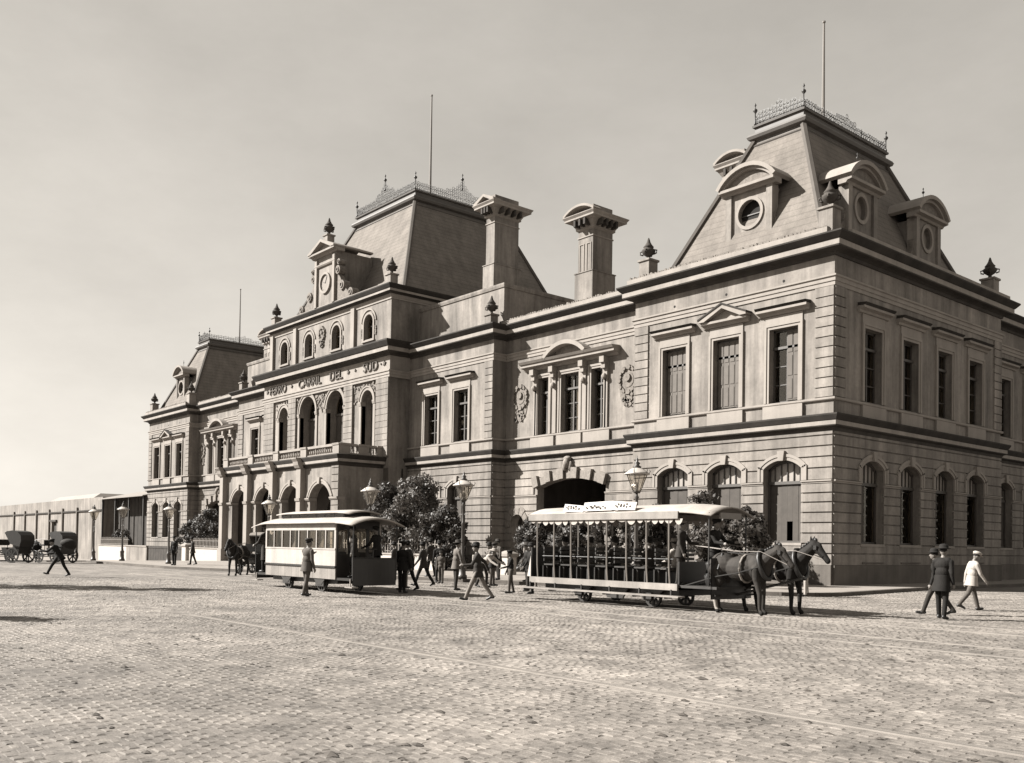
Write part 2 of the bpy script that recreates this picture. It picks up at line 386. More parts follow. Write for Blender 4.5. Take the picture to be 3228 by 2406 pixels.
def upper_window(F, c, kind='flat', style=0, w=1.55, z0=8.53, z1=12.0, tri=False, ho=True):
    h = w / 2; mb = MB(F)                       # moulded surround
    for a0, a1, d in ((.0, .13, .06), (.13, .25, .10)):
        mb.box(c - h - a1, c - h - a0, -.02, d, z0, z1 + a1); mb.box(c + h + a0, c + h + a1, -.02, d, z0, z1 + a1); mb.box(c - h - a0, c + h + a0, -.02, d, z1 + a0, z1 + a1)
    o = mb.obj('sash_window', 'trim', ST)
    if ho:
        mb = MB(F); mb.box(c - h - .22, c + h + .22, -.02, .055, z1 + .255, 12.61); mb.obj('frieze_panel', 'trim', o)
        hood(F, c, kind, o)
    D = -.34; mb = MB(F)
    mb.box(c - h, c - h + .09, D - .05, D + .03, z0, z1); mb.box(c + h - .09, c + h, D - .05, D + .03, z0, z1); mb.box(c - h, c + h, D - .05, D + .03, z1 - .10, z1); mb.box(c - h, c + h, D - .05, D + .03, z0, z0 + .10)
    mb.box(c - .05, c + .05, D - .05, D + .04, z0, z1)
    for i in range(1, 4): z = z0 + (z1 - z0) * i / 4; t = .06 if i == 3 else .025; mb.box(c - h, c + h, D - .04, D + (.10 if i == 3 else .02), z - t, z + t)
    mb.obj('sash', 'sash', o)
    mb = MB(F); mb.box(c - h + .05, c + h - .05, D - .035, D - .030, z0, z1); mb.obj('pane', 'pane', o)
    if style in (1, 2):                         # louvred leaves folded or closed behind the glass
        for k in range(4):
            if style == 2 and k < 2: continue
            a0 = c - h + .09 + k * (w - .18) / 4; a1 = a0 + (w - .18) / 4 - .02
            mb = MB(F); mb.box(a0, a1, D + .045, D + .08, z0 + .1, z1 - .1)
            for q in range(3): zz = z0 + .1 + (z1 - z0 - .2) * q / 3; mb.box(a0 + .04, a1 - .04, D + .08, D + .10, zz + .08, zz + (z1 - z0 - .2) / 3 - .08)
            mb.obj('shutter_leaf', 'louvre', o)
    elif style == 3:
        mb = MB(F); mb.box(c + .2, c + h - .1, D - .10, D - .06, z0 + .1, z1 - .8); mb.obj('curtain', 'louvre', o)
    mb = MB(F); mb.box(c - 1.06, c + 1.06, .001, .13, 7.72, 8.37); mb.obj('dado_pedestal', 'trim', o)
    return o
M['louvre'] = mat('louvred_shutters', .17, .12, 3, .1, 60, rough=.7, rnd=.08)

def upper_storey(F, s0, s1, ops, zt=14.9):
    mb = MB(F); wall_band(mb, s0 + .003, s1 - .003, 7.0, zt, ops, -.55, 0); return mb.obj('upper_storey_wall', 'wall', ST)
def quoins(F, s0, s1, w, corner=None):
    for a, b in zip(QJ[:-1], QJ[1:]):
        mb = MB(F); mb.box(s0, s1, -.01, .07, a + G * .8, b - G * .8); mb.obj('quoin', 'stone', w)
def vents(F, cs, w):
    for c in cs:
        mb = MB(F); mb.arc(c, 14.19, 0, .07, 0, 2 * math.pi, 0, .006, 8); mb.obj('vent', 'dark', w)
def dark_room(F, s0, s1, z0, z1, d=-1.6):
    mb = MB(F); mb.box(s0, s1, d - .1, d, z0, z1); mb.obj('inner_shade_sheet', 'dark', ST)  # dark sheet painted as the shade of the rooms behind the openings
def parapet(F, s0, s1, z=15.78, d=.50, ant=True):
    mb = MB(F); mb.box(s0, s1, d - .35, d, z - .1, z + .24); random.seed(int(abs(s0) * 10))
    mb.obj('blocking_course', 'cornice', ST)
    if not ant: return
    mb = MB(F); a = s0 + .1
    while a < s1 - .2:
        w = random.uniform(.12, .3); mb.prism([(a, z + .23), (a + w, z + .23), (a + w * .8, z + .23 + random.uniform(.05, .16)), (a + w * .3, z + .23 + random.uniform(.06, .18))], d - .28, d - .05); a += w * .8 + random.uniform(0, .04)
    mb.obj('antefix_row', 'relief', ST, kind='stuff')

URN = [(.0, 0), (.26, 0), (.26, .06), (.14, .10), (.10, .20), (.16, .26), (.36, .40), (.44, .56), (.42, .66), (.30, .74), (.30, .80), (.34, .84), (.22, .98), (.12, 1.16), (.10, 1.24), (.05, 1.40), (.0, 1.46)]
urn_me = None
def urn(x, y, zped0, zped1, pw=.66, sc=1., mt='urn', parent=None):
    global urn_me
    mb = MB(); mb.box(x - pw / 2, x + pw / 2, y - pw / 2, y + pw / 2, zped0, zped1 - .1); mb.ring(x - pw / 2, x + pw / 2, y - pw / 2, y + pw / 2, [(0, zped1 - .14), (.07, zped1 - .1), (.07, zped1), (0, zped1)])
    p = mb.obj('urn_pedestal', 'wall', parent or ST)
    if urn_me is None:
        mb = MB(); mb.lathe(URN, 0, 0, 0, 12)
        for sg in (-1, 1):
            mb.tube([(sg * .40, 0, .62), (sg * .56, 0, .58), (sg * .54, 0, .42), (sg * .36, 0, .36)], .05, 5)
            mb.tube([(0, sg * .40, .62), (0, sg * .56, .58), (0, sg * .54, .42), (0, sg * .36, .36)], .05, 5)
        urn_me = mb.mesh('urn', 'urn', True)
    u = inst('urn', urn_me, p, (x, y, zped1), R(20), (sc, sc, sc)); return p
def finial(x, y, z, h=1.35, parent=None):
    mb = MB(); k = h / 1.35
    mb.lathe([(.07, 0), (.07, .1), (.03, .2), (.03, .72), (.13, .84), (.13, .92), (.03, 1.0), (.03, 1.12), (.075, 1.2), (.03, 1.28), (0, 1.35)], x, y, z, 8, k); mb.obj('finial', 'iron', parent, True)
def cresting(p0, p1, z, parent, h0=.75, peak=0., sig=.09):
    p0, p1 = Vector(p0), Vector(p1); L = (p1 - p0).length; n = int(L / .2); mb = MB(); d = (p1 - p0) / L
    H = lambda t: h0 * (.93 + .07 * math.cos(t * L * 2 * math.pi / .8)) + peak * math.exp(-abs((t - .5) * L / .85) ** 1.2)
    for i in range(n + 1):
        t = i / n; a = p0 + d * L * t; h = H(t); a3 = Vector((a.x, a.y, z))
        mb.tube([a3, a3 + Vector((0, 0, h + (.09 if i % 2 else 0)))], .015, 3)
        if i < n:
            b3 = Vector((p0.x + d.x * L * (i + 1) / n, p0.y + d.y * L * (i + 1) / n, z)); zz = 0.
            while zz < min(h, H((i + 1) / n)) - .1:
                q = .2; c = (a3 + b3) / 2 + Vector((0, 0, zz + q / 2 + .05 + random.uniform(-.03, .03))); ring = []; rr_ = random.uniform(.06, .11)
                for k in range(7): th = 2 * math.pi * k / 6; ring.append(c + Vector((d.x, d.y, 0)) * rr_ * math.cos(th) + Vector((0, 0, rr_ * 1.1 * math.sin(th))))
                mb.tube(ring, .016, 3); zz += q
    mb.tube([(p0.x, p0.y, z + .05), (p1.x, p1.y, z + .05)], .025, 4); mb.tube([(p0.x, p0.y, z + h0 * .62), (p1.x, p1.y, z + h0 * .62)], .015, 3)
    mb.obj('iron_cresting', 'iron', parent)
def mansard(b, zb, t, zt, cap=1.):
    x0, x1, y0, y1 = b; X0, X1, Y0, Y1 = t; mb = MB()
    B = [(x0, y0, zb), (x1, y0, zb), (x1, y1, zb), (x0, y1, zb)]; T = [(X0, Y0, zt), (X1, Y0, zt), (X1, Y1, zt), (X0, Y1, zt)]
    mb.add(B + T, [(0, 1, 5, 4), (1, 2, 6, 5), (2, 3, 7, 6), (3, 0, 4, 7), (4, 5, 6, 7)])
    r = mb.obj('mansard_roof', 'slate', ST)
    for i in range(4):                            # lead hips
        mb = MB(); p, q = Vector(B[i]), Vector(T[i]); ctr = Vector(((x0 + x1) / 2, (y0 + y1) / 2, 0)); o = (Vector((p.x, p.y, 0)) - ctr).normalized() * .02
        mb.tube([p + o, q + o], .17, 6); mb.obj('hip_roll', 'lead', r)
    mb = MB(); c = cap
    mb.ring(X0, X1, Y0, Y1, [(.0, zt - .42 * c), (.14 * c, zt - .40 * c), (.20 * c, zt - .30 * c), (.06 * c, zt - .16 * c), (.06 * c, zt - .02), (.26 * c, zt + .08 * c), (.32 * c, zt + .22 * c), (.26 * c, zt + .34 * c), (.0, zt + .40 * c), (0.0, zt + .70 * c), (.10 * c, zt + .74 * c), (.12 * c, zt + .84 * c), (0, zt + .9 * c)])
    mb.obj('cap_moulding', 'capband', r)
    return r
def chimney(x0, x1, y0, y1, z0, zc, ped='seg', ov=.55, plz=None):
    mb = MB(); mb.box(x0, x1, y0, y1, z0, zc + .2)
    ch = mb.obj('chimney', 'wall', ST)
    if plz: mb = MB(); mb.ring(x0, x1, y0, y1, [(.14, z0), (.14, plz - .08), (.18, plz - .06), (.18, plz), (0, plz + .05)]); mb.obj('chimney_plinth', 'wall', ch)
    mb = MB(); mb.ring(x0, x1, y0, y1, [(0, zc - 1.05), (.05, zc - 1.03), (.05, zc - .96), (0, zc - .94)]); mb.ring(x0, x1, y0, y1, [(0, zc - .6), (.12, zc - .52), (.12, zc - .40), (.3, zc - .1), (ov, zc), (ov, zc + .10), (ov + .1, zc + .24), (ov + .1, zc + .28), (.1, zc + .34)])
    mb.obj('chimney_cap', 'cornice', ch)
    mb = MB()
    for i in range(4): a = y0 + (y1 - y0) * (i + .5) / 4; mb.box(x1 + .05, x1 + ov - .04, a - .08, a + .08, zc - .42, zc - .01)
    for i in range(3): a = x0 + (x1 - x0) * (i + .5) / 3; mb.box(a - .08, a + .08, y0 - ov + .04, y0 - .05, zc - .42, zc - .01)
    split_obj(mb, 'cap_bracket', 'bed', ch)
    mb = MB(); mb.box(x0 + .02, x1 - .02, y0 + .02, y1 - .02, zc + .3, zc + .9); mb.obj('chimney_pot_block', 'wall', ch)
    F = front(y0); c = (x0 + x1) / 2; hw = (x1 - x0) / 2 + ov; mb = MB(F)
    if ped == 'tri':
        for sg in (-1, 1): mb.prism([(c + sg * hw, zc + .28), (c + sg * hw, zc + .4), (c, zc + .85), (c, zc + .68), (c + sg * (hw - .3), zc + .28)], 0, ov + .08)
    else:
        r = (hw * hw + .42 ** 2) / .84; cz = zc + .28 + .42 - r; t = math.asin(hw / r); mb.arc(c, cz, r, r + .14, math.pi / 2 - t, math.pi / 2 + t, 0, ov + .08, 10)
    mb.obj('chimney_pediment', 'trim', ch)
    if ped == 'seg':
        mb = MB(F)
        for sg in (-1, 1): a = c + sg * (x1 - x0) * .24; mb.box(a - .2, a - .15, 0, .04, zc - 3.6, zc - 1.4); mb.box(a + .15, a + .2, 0, .04, zc - 3.6, zc - 1.4); mb.box(a - .15, a + .15, 0, .04, zc - 1.45, zc - 1.4); mb.box(a - .15, a + .15, 0, .04, zc - 3.6, zc - 3.55)
        mb.obj('panel_moulding', 'trim', ch)
    return ch
def dormer(F, c, z0, roof, w=2.3, h=2.4, rx=.68, rz=.69, back=2.6, fin=False, clock=False):
    z1 = z0 + h; hw = w / 2; mb = MB(F); zc = z0 + 1.28; n = 28; P = []; Q = []
    for i in range(n):
        t = 2 * math.pi * i / n; ca, sa = math.cos(t), math.sin(t); P.append((c + rx * ca, zc + rz * sa))
        k = min(hw / abs(ca) if abs(ca) > 1e-6 else 9, ((z1 - zc) if sa > 0 else (zc - z0)) / abs(sa) if abs(sa) > 1e-6 else 9); Q.append((c + k * ca, zc + k * sa))
    for i in range(n):
        j = (i + 1) % n
        mb.quad((P[i][0], 0, P[i][1]), (Q[i][0], 0, Q[i][1]), (Q[j][0], 0, Q[j][1]), (P[j][0], 0, P[j][1]))
        mb.quad((P[i][0], 0, P[i][1]), (P[j][0], 0, P[j][1]), (P[j][0], -.35, P[j][1]), (P[i][0], -.35, P[i][1]))
    for cx, cz in ((-hw, z0), (hw, z0), (hw, z1), (-hw, z1)): pass
    corners = [(c - hw, z0), (c + hw, z0), (c + hw, z1), (c - hw, z1)]
    for i in range(4): a, b = corners[i], corners[(i + 1) % 4]; mb.quad((a[0], 0, a[1]), (b[0], 0, b[1]), (b[0], -back, b[1]), (a[0], -back, a[1]))
    for cc in corners:                          # fill the four corner slivers left by the radial fan
        near = sorted(Q, key=lambda q: (q[0] - cc[0]) ** 2 + (q[1] - cc[1]) ** 2)[:2]
        mb.quad((near[0][0], 0, near[0][1]), (cc[0], 0, cc[1]), (near[1][0], 0, near[1][1]))
    d = mb.obj('dormer', 'wall', ST)
    mb = MB(F); mb.arc(c, zc, rx - .02, rx + .14, 0, 2 * math.pi, -.05, .07, 28)
    if abs(rx - rz) > .02: mb.v = [(x, y, zc + (z - zc) * rz / rx) for x, y, z in mb.v]
    mb.obj('oculus_surround', 'trim', d)
    mb = MB(F); mb.arc(c, zc, 0, rx + .01, 0, 2 * math.pi, -.30, -.27, 24); mb.v = [(x, y, zc + (z - zc) * rz / rx) for x, y, z in mb.v]
    mb.obj('oculus_pane' if not clock else 'clock_face', 'dark' if not clock else 'face', d)
    mb = MB(F); mb.box(c - rx, c + rx, -.26, -.22, zc - .025, zc + .025)
    if not clock: mb.obj('glazing_bar', 'sash', d)
    mb = MB(F)
    for sg in (-1, 1): a = c + sg * (hw + .06); mb.box(a - .17, a + .17, -.4, .13, z0 - .1, z1); mb.box(a - .24, a + .24, -.4, .18, z0 - .5, z0 - .1)
    mb.box(c - hw - .5, c + hw + .5, -.3, .10, z0 - .62, z0 - .22)
    mb.obj('dormer_pilaster', 'wall', d)
    H2 = hw + .48; r = (H2 * H2 + .85 ** 2) / 1.7; cz = z1 + .28 + .85 - r; t = math.asin(H2 / r)
    mb = MB(F); mb.run([(-.3, z1), (.12, z1), (.2, z1 + .1), (.42, z1 + .14), (.42, z1 + .28), (-.3, z1 + .30)], c - H2, c + H2)
    mb.arc(c, cz, r - .02, r + .18, math.pi / 2 - t, math.pi / 2 + t, -back - .3, .48, 14)
    mb.arc(c, cz, r - .16, r - .02, math.pi / 2 - t * .93, math.pi / 2 + t * .93, -.1, .30, 14)
    mb.obj('segmental_pediment', 'trim', d)
    pts = [(c + (r - .1) * math.cos(a), cz + (r - .1) * math.sin(a)) for a in [math.pi / 2 - t * .95 + 2 * t * .95 * i / 14 for i in range(15)]]
    mb = MB(F); mb.prism(pts, -.2, .12); mb.obj('tympanum', 'relief', d)
    mb = MB(F)                                  # scrolled side consoles
    for sg in (-1, 1):
        for i in range(7): a = c + sg * (hw + .22 + .06 * i); z = z0 + .1 + .9 * math.exp(-i * .42); mb.box(min(a, a + sg * .07), max(a, a + sg * .07), -.35, -.02, z0 - .3, z)
    split_obj(mb, 'scroll_console', 'relief', d)
    if fin:
        p = F(c, -.2, z1 + 1.25); finial(p[0], p[1], p[2] - .05, .75, d)
    return d
def frieze_text(txt, x0, x1, z0, z1, y, parent):
    cu = bpy.data.curves.new('t', 'FONT'); cu.body = txt; cu.size = 1.; cu.extrude = .05; cu.align_x = 'LEFT'
    to = bpy.data.objects.new('t', cu); COL.objects.link(to); dg = bpy.context.evaluated_depsgraph_get()
    me = bpy.data.meshes.new_from_object(to.evaluated_get(dg)); bpy.data.objects.remove(to)
    co = np.array([v.co[:] for v in me.vertices]); mn, mx = co.min(0), co.max(0)
    for v in me.vertices:
        a = (v.co.x - mn[0]) / (mx[0] - mn[0]); b = (v.co.y - mn[1]) / (mx[1] - mn[1]); v.co = (x0 + a * (x1 - x0), y - .05 - v.co.z, z0 + b * (z1 - z0))
    me.materials.clear(); me.materials.append(M['letter'])
    o = bpy.data.objects.new('frieze_lettering', me); COL.objects.link(o); attach(o, parent)
def star(F, c, z, r, parent):
    mb = MB(F); P = [(c + (r if i % 2 == 0 else r * .42) * math.sin(i * math.pi / 5), z + (r if i % 2 == 0 else r * .42) * math.cos(i * math.pi / 5)) for i in range(10)]
    mb.prism(P, 0, .08); mb.obj('frieze_star', 'letter', parent)
def cartouche(F, c, z, w, h, parent):
    mb = MB(F); n = 22; mb.prism([(c + w * .52 * math.cos(2 * math.pi * i / 16), z - h * .02 + h * .5 * math.sin(2 * math.pi * i / 16)) for i in range(16)], 0, .035)
    for i in range(n):
        t = 2 * math.pi * i / n; a = c + w * .5 * math.cos(t); zz = z + h * .18 + h * .32 * math.sin(t); q = .09 + .05 * ((i * 7) % 3) / 2
        mb.arc(a, zz, 0, q, 0, 2 * math.pi, 0, .10 + .05 * (i % 2), 6)
    mb.arc(c, z + h * .18, 0, w * .34, 0, 2 * math.pi, 0, .06, 14); mb.arc(c, z + h * .24, 0, w * .18, 0, 2 * math.pi, .06, .16, 8)
    for i in range(14): a = c + (random.random() - .5) * w * .8; mb.arc(a, z - h * .2 - random.random() * h * .3, 0, .07 + .06 * random.random(), 0, 2 * math.pi, 0, .10, 6)
    mb.obj('cartouche', 'relief', parent)

# ------------------------------------------------------------------ end pavilions
def pavilion(x0, x1, cs, styles, gst, side=True):
    F = front(0.); Y1 = 17.2
    ga = [Op(c, 2.02, 2.0, 5.82, 5.42) for c in cs]; ua = [Op(c, 1.55, 8.53, 12.0) for c in cs]
    gw = ground_storey(F, x0, x1, ga); uw = upper_storey(F, x0, x1, ua)
    for o, s in zip(ga, gst): arched_window(F, o, s)
    for i, (c, s) in enumerate(zip(cs, styles)): upper_window(F, c, 'ped' if i == 1 else 'flat', s)
    quoins(F, x0 + .004, x0 + .97, uw); quoins(F, x1 - .93, x1 - .004, uw); vents(F, [c - .05 for c in cs], uw)
    dark_room(F, x0 + .6, x1 - .6, 0, 14.5)
    S_ = right(x1)                              # wall facing +x
    if side:
        ys = [3.32, 6.88, 10.46, 14.0]
        ga = [Op(c, 2.05, 2.0, 5.86, 5.46) for c in ys]; ua = [Op(c, 1.55, 8.57, 11.97) for c in ys]
        sw = ground_storey(S_, 0., Y1, ga); su = upper_storey(S_, 0., Y1, ua)
        for i, o in enumerate(ga): arched_window(S_, o, (2, 2, 2, 2)[i])
        for c in ys: upper_window(S_, c, 'flat', 0, z0=8.57, z1=11.97)
        quoins(S_, .003, .93, su); quoins(S_, Y1 - .93, Y1 - .003, su)
        for c in ys:
            mb = MB(S_); mb.box(c - 1.02, c + 1.02, -.3, .135, .13, .16); mb.box(c - .94, c + .94, .0, .13, 1.10, 1.16); 
            mb.obj('apron_panel', 'plinth', sw)
        mb = MB(right(x1 - 1.7)); mb.box(1.7, Y1 - 1, -.1, 0, 0, 14.5); mb.obj('inner_shade_sheet', 'dark', ST)
    else:
        ground_storey(S_, 0., 1.1, [], True); mb = MB(S_); mb.box(.004, 1.1, -.3, 0, 7., 14.9); mb.obj('return_wall', 'wall', ST)
    for nm, pr, mt in (('sill_band', P_SIL, 'trim'), ('string_course', P_STR, 'trim')):
        mb = MB(); mb.ring(x0, x1, 0, Y1, pr); mb.obj(nm, mt, ST)
    cornice3('storey_cornice', P_MID, 4, 5, ring=(x0, x1, 0, Y1)); cornice3('main_cornice', P_TOP, 5, 6, ring=(x0, x1, 0, Y1))
    parapet(F, x0 - .2, x1 - .1 if side else x1); 
    if side: parapet(S_, .6, Y1, d=.5, ant=False)
    for a, b in ((x0 + .62, .28), (x1 - .44, .28), (x1 - .44, Y1 - .4)): urn(a, b, 15.8, 17.12, .7, .85)
def pav_roof(cx):
    b = (cx - 4.75, cx + 4.75, .6, 14.9); t = (cx - 1.46, cx + 1.46, 3.85, 12.05); zt = 23.25
    r = mansard(b, 15.8, t, zt)
    T = [(t[0], t[2]), (t[1], t[2]), (t[1], t[3]), (t[0], t[3])]
    for i in range(4):
        cresting(T[i], T[(i + 1) % 4], zt + .9, r, .46, .42 if i % 2 == 0 else .35); finial(T[i][0], T[i][1], zt + .9, 1.2, r)
    mb = MB(); mb.lathe([(.10, 0), (.09, 2), (.055, 7.0), (.05, 7.0), (.09, 7.05), (.09, 7.12), (0, 7.16)], cx, 8., zt + .3, 8); mb.obj('flagpole', M['pole'], r)
    return r
M['pole'] = mat('painted_pole', .22, .1, 2, .05, 20, rough=.6)
XL = -85.9
pavilion(-11.88, 0., [-9.11, -5.84, -2.57], [1, 1, 2], [0, 0, 1], True)
pavilion(XL, -74.1, [-83.3, -80.03, -76.76], [0, 0, 0], [0, 2, 0], False)
pav_roof(-5.6); pav_roof(-80.3)
dormer(front(1.4), -5.57, 17.2, None, fin=False)
for yc in (4.35, 11.0): dormer(right(-1.25), yc, 17.0, None, w=2.2, h=2.15, rx=.52, rz=.60, fin=True, clock=True)
dormer(front(1.4), -80.3, 17.2, None, w=1.9, fin=True)
# ------------------------------------------------------------------ recessed wings with the carriage arches
def wing(x0, x1, arch, trip, small, carts):
    F = front(1.1); big = Op(arch[0], arch[1], -.9, 5.75, 5.28)
    ops = [big] + [Op(c, 1.32, -.9, 3.66, 3.0) for c in small]
    gw = ground_storey(F, x0, x1, ops)
    rr, cz = big.circ(); t = math.asin(big.w / 2 / rr)
    n = 11
    for i in range(n):                           # vermiculated voussoirs
        a0 = math.pi / 2 + t * 1.04 - 2 * t * 1.04 * i / n; a1 = a0 - 2 * t * 1.04 / n * (.86 if i % 2 == 0 else 1.)
        mb = MB(F); k = .62 if i % 2 == 0 else .46
        if i == n // 2: k = .8
        mb.arc(big.c, cz, rr - .02, rr + k, a1, a0, -.1, .30 if i % 2 == 0 else .14, 2); mb.obj('voussoir', 'orn', gw)
    mb = MB(F); mb.sphere((big.c - .05, .3, 6.62), .24, .22, .30); mb.sphere((big.c - .05, .22, 6.9), .3, .2, .16); mb.sphere((big.c - .3, .2, 6.45), .16, .15, .3); mb.sphere((big.c + .2, .2, 6.45), .16, .15, .3)
    mb.obj('keystone_mask', 'orn', gw, True)
    for c in small:
        o = Op(c, 1.32, -.9, 3.66, 3.0); r2, c2 = o.circ(); n = 7
        for i in range(n):
            a0 = math.pi * (1.06 - 1.12 * i / n); a1 = a0 - math.pi * 1.12 / n * .88
            mb = MB(F); mb.arc(c, c2, r2 - .01, r2 + (.52 if i % 2 == 0 else .40), max(a1, -.1), a0, -.05, .12, 2); mb.obj('voussoir', 'orn', gw)
        mb = MB(F)
        for k in range(6): mb.box(c + .66, c + 1.06 - .1 * (k % 2), 0, .10, .2 + k * .46, .62 + k * .46)
        mb.obj('jamb_block', 'stone', gw)
    mb = MB(F); mb.box(x0, x1, -9.0, -8.8, 0, 7); mb.obj('inner_shade_sheet', 'dark', ST)
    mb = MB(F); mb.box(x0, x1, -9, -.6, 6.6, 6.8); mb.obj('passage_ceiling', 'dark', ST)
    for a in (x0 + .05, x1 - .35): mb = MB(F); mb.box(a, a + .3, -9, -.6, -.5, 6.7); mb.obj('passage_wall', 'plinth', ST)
    z = 1.5; cc = [trip[0] - 2.36, trip[0], trip[0] + 2.3]; ww = [.95, 1.52, 1.0]
    ua = [Op(c, w, 8.53, 12.03) for c, w in zip(cc, ww)]; uw = upper_storey(F, x0, x1, ua)
    dark_room(F, x0, x1, 7.2, 14.5, -2.)
    for c, w in zip(cc, ww):
        o = upper_window(F, c, 'flat', 3, w=w, z1=12.03, ho=False)
    tw = uw; mb = MB(F); c0 = trip[0]; hw = 4.02; za = 12.55
    pr = [(0, za), (.12, za + .02), (.2, za + .14), (.52, za + .2), (.52, za + .36), (.6, za + .38), (.7, za + .52), (0, za + .56)]
    mb.run(pr, c0 - hw, c0 + hw); h2 = 1.75; r = (h2 * h2 + .72 ** 2) / 1.44; cz = za + .54 + .72 - r; t = math.asin(h2 / r)
    mb.arc(c0, cz, r - .12, r + .12, math.pi / 2 - t, math.pi / 2 + t, 0, .68, 14); mb.obj('triple_window_hood', 'trim', tw)
    mb = MB(F); mb.prism([(c0 + (r - .1) * math.cos(a), cz + (r - .1) * math.sin(a)) for a in [math.pi / 2 - t * .96 + 2 * t * .96 * i / 14 for i in range(15)]], 0, .2); mb.obj('tympanum', 'relief', tw)
    for bx in (c0 - 3.05, c0 - 1.32, c0 + 1.26, c0 + 3.0):
        mb = MB(F); mb.prism([(bx - .17, 11.3), (bx + .17, 11.3), (bx + .2, 12.56), (bx - .2, 12.56)], 0, .16); mb.box(bx - .18, bx + .18, .1, .46, 12.22, 12.56); mb.box(bx - .16, bx + .16, .1, .34, 11.9, 12.22); mb.sphere((bx, .22, 11.45), .15, .14, .18, 8, 6); mb.obj('scroll_bracket', 'trim', tw)
        mb = MB(F); mb.box(bx - .16, bx + .16, 0, .10, 8.53, 11.3); mb.obj('pilaster_strip', 'trim', tw)
    for c in carts: cartouche(F, c, 10.65, 1.25, 2.2, uw)
    for nm, pr, mt in (('sill_band', P_SIL, 'trim'), ('string_course', P_STR, 'trim')):
        mb = MB(F); mb.run(pr, x0, x1); mb.obj(nm, mt, ST)
    cornice3('storey_cornice', P_MID, 4, 5, F=F, span=(x0, x1)); cornice3('main_cornice', P_TOP, 5, 6, F=F, span=(x0, x1))
    parapet(F, x0, x1)
    mb = MB(); mb.add([(x0, 1.4, 15.7), (x1, 1.4, 15.7), (x1, 9, 17.2), (x0, 9, 17.2), (x0, 16, 15.7), (x1, 16, 15.7)], [(0, 1, 2, 3), (3, 2, 5, 4)]); wr = mb.obj('wing_roof', 'slate', ST)
    cresting((x0 + .5, 9), (x1 - .5, 9), 17.15, wr, .9)
wing(-24.0, -11.88, (-17.92, 5.86), (-18.05,), [-22.63], [-22.56, -13.34])
wing(-74.1, -62.1, (-68.6, 5.86), (-68.6,), [-64.4], [-73.2, -63.4])
# ------------------------------------------------------------------ intermediate blocks
def block(x0, x1, cs, gcs, q):
    F = front(0.); ga = [Op(c, 2.02, 2.0, 5.82, 5.42) for c in gcs]; ua = [Op(c, 1.53, 8.55, 11.97) for c in cs]
    gw = ground_storey(F, x0, x1, ga); uw = upper_storey(F, x0, x1, ua)
    for i, o in enumerate(ga): arched_window(F, o, 2)
    for c in cs: upper_window(F, c, 'flat', 3, w=1.53, z0=8.55, z1=11.97)
    if q in ('r', 'b'): quoins(F, x1 - .84, x1 - .004, uw)
    if q in ('l', 'b'): quoins(F, x0 + .004, x0 + 1.1, uw)
    dark_room(F, x0 + .5, x1 - .5, 0, 14.5)
    S_ = right(x1); ground_storey(S_, 0., 1.1, [], True)
    mb = MB(S_); mb.box(.004, 1.1, -.3, 0, 7., 14.9); mb.obj('return_wall', 'wall', ST)
    for nm, pr, mt in (('sill_band', P_SIL, 'trim'), ('string_course', P_STR, 'trim')):
        mb = MB(); mb.ring(x0, x1, 0, 12., pr); mb.obj(nm, mt, ST)
    cornice3('storey_cornice', P_MID, 4, 5, ring=(x0, x1, 0, 12.)); cornice3('main_cornice', P_TOP, 5, 6, ring=(x0, x1, 0, 12.))
    mb = MB(); mb.ring(x0, x1 - .02, .8, 12.5, [(0, 15.7), (0, 18.3), (.06, 18.34), (.10, 18.5), (.10, 18.6), (0, 18.62)]); mb.obj('attic_block', 'wall', ST)
block(-33.5, -24.0, [-30.73, -27.33], [-30.7, -27.62], 'r')
block(-62.1, -53.0, [-58.43, -55.0], [-58.4, -55.0], 'b')
urn(-24.42, .1, 15.8, 16.5, .6, .85)
urn(-62.0 + .6, .1, 15.8, 16.6, .6, .85)
chimney(-28.05, -27.15, 2.45, 4.6, 18.3, 24.75, 'tri', .62, 20.9)
chimney(-18.98, -17.72, 2.5, 4.2, 15.7, 21.6, 'seg', .62, 18.45)
chimney(-10.6, -9.3, 6.0, 7.8, 16.0, 23.35, 'seg', .42)
chimney(-60.2, -58.6, 1.5, 3.4, 18.3, 20.75, 'seg', .4)
# ------------------------------------------------------------------ central block
CX0, CX1, CY = -53.0, -33.5, -1.65
F = front(CY)
gops = [Op(c, 2.0, -.9, 5.0, 4.4) for c in (-49.7, -45.4, -41., -36.6)]
mb = MB(F); wall_band(mb, CX0 + .003, CX1 - .003, -1.0, 7.0, gops, -.55, 0); mb.obj('porch_back_wall', 'grey', ST)  # grey instead of stucco: shade inside the arcade put into the colour
AR = [Op(-49.45, 1.62, 7.9, 12.84, 12.03), Op(-45.36, 2.6, 7.9, 13.32, 12.02), Op(-41.02, 2.6, 7.9, 13.32, 12.02), Op(-36.38, 1.6, 7.9, 12.80, 12.0)]
mb = MB(F); wall_band(mb, CX0 + .003, CX1 - .003, 7., 15.9, AR, -.9, 0); cw = mb.obj('central_wall', 'wall', ST)
for s0, s1 in ((-53.0, -51.2), (-48.56, -47.24), (-39.6, -38.35), (-35.1, -33.5)):
    for a, b in zip(QJ[:-1], QJ[1:]):
        mb = MB(F); mb.box(s0 + .003, s1 - .003, -.02, .16, a + G, b - G); mb.obj('quoin', 'stone', cw)
    mb = MB(F); mb.box(s0 + .02, s1 - .02, -.02, .135, 7.8, 13.5); mb.obj('quoin_pier', 'wall', cw)
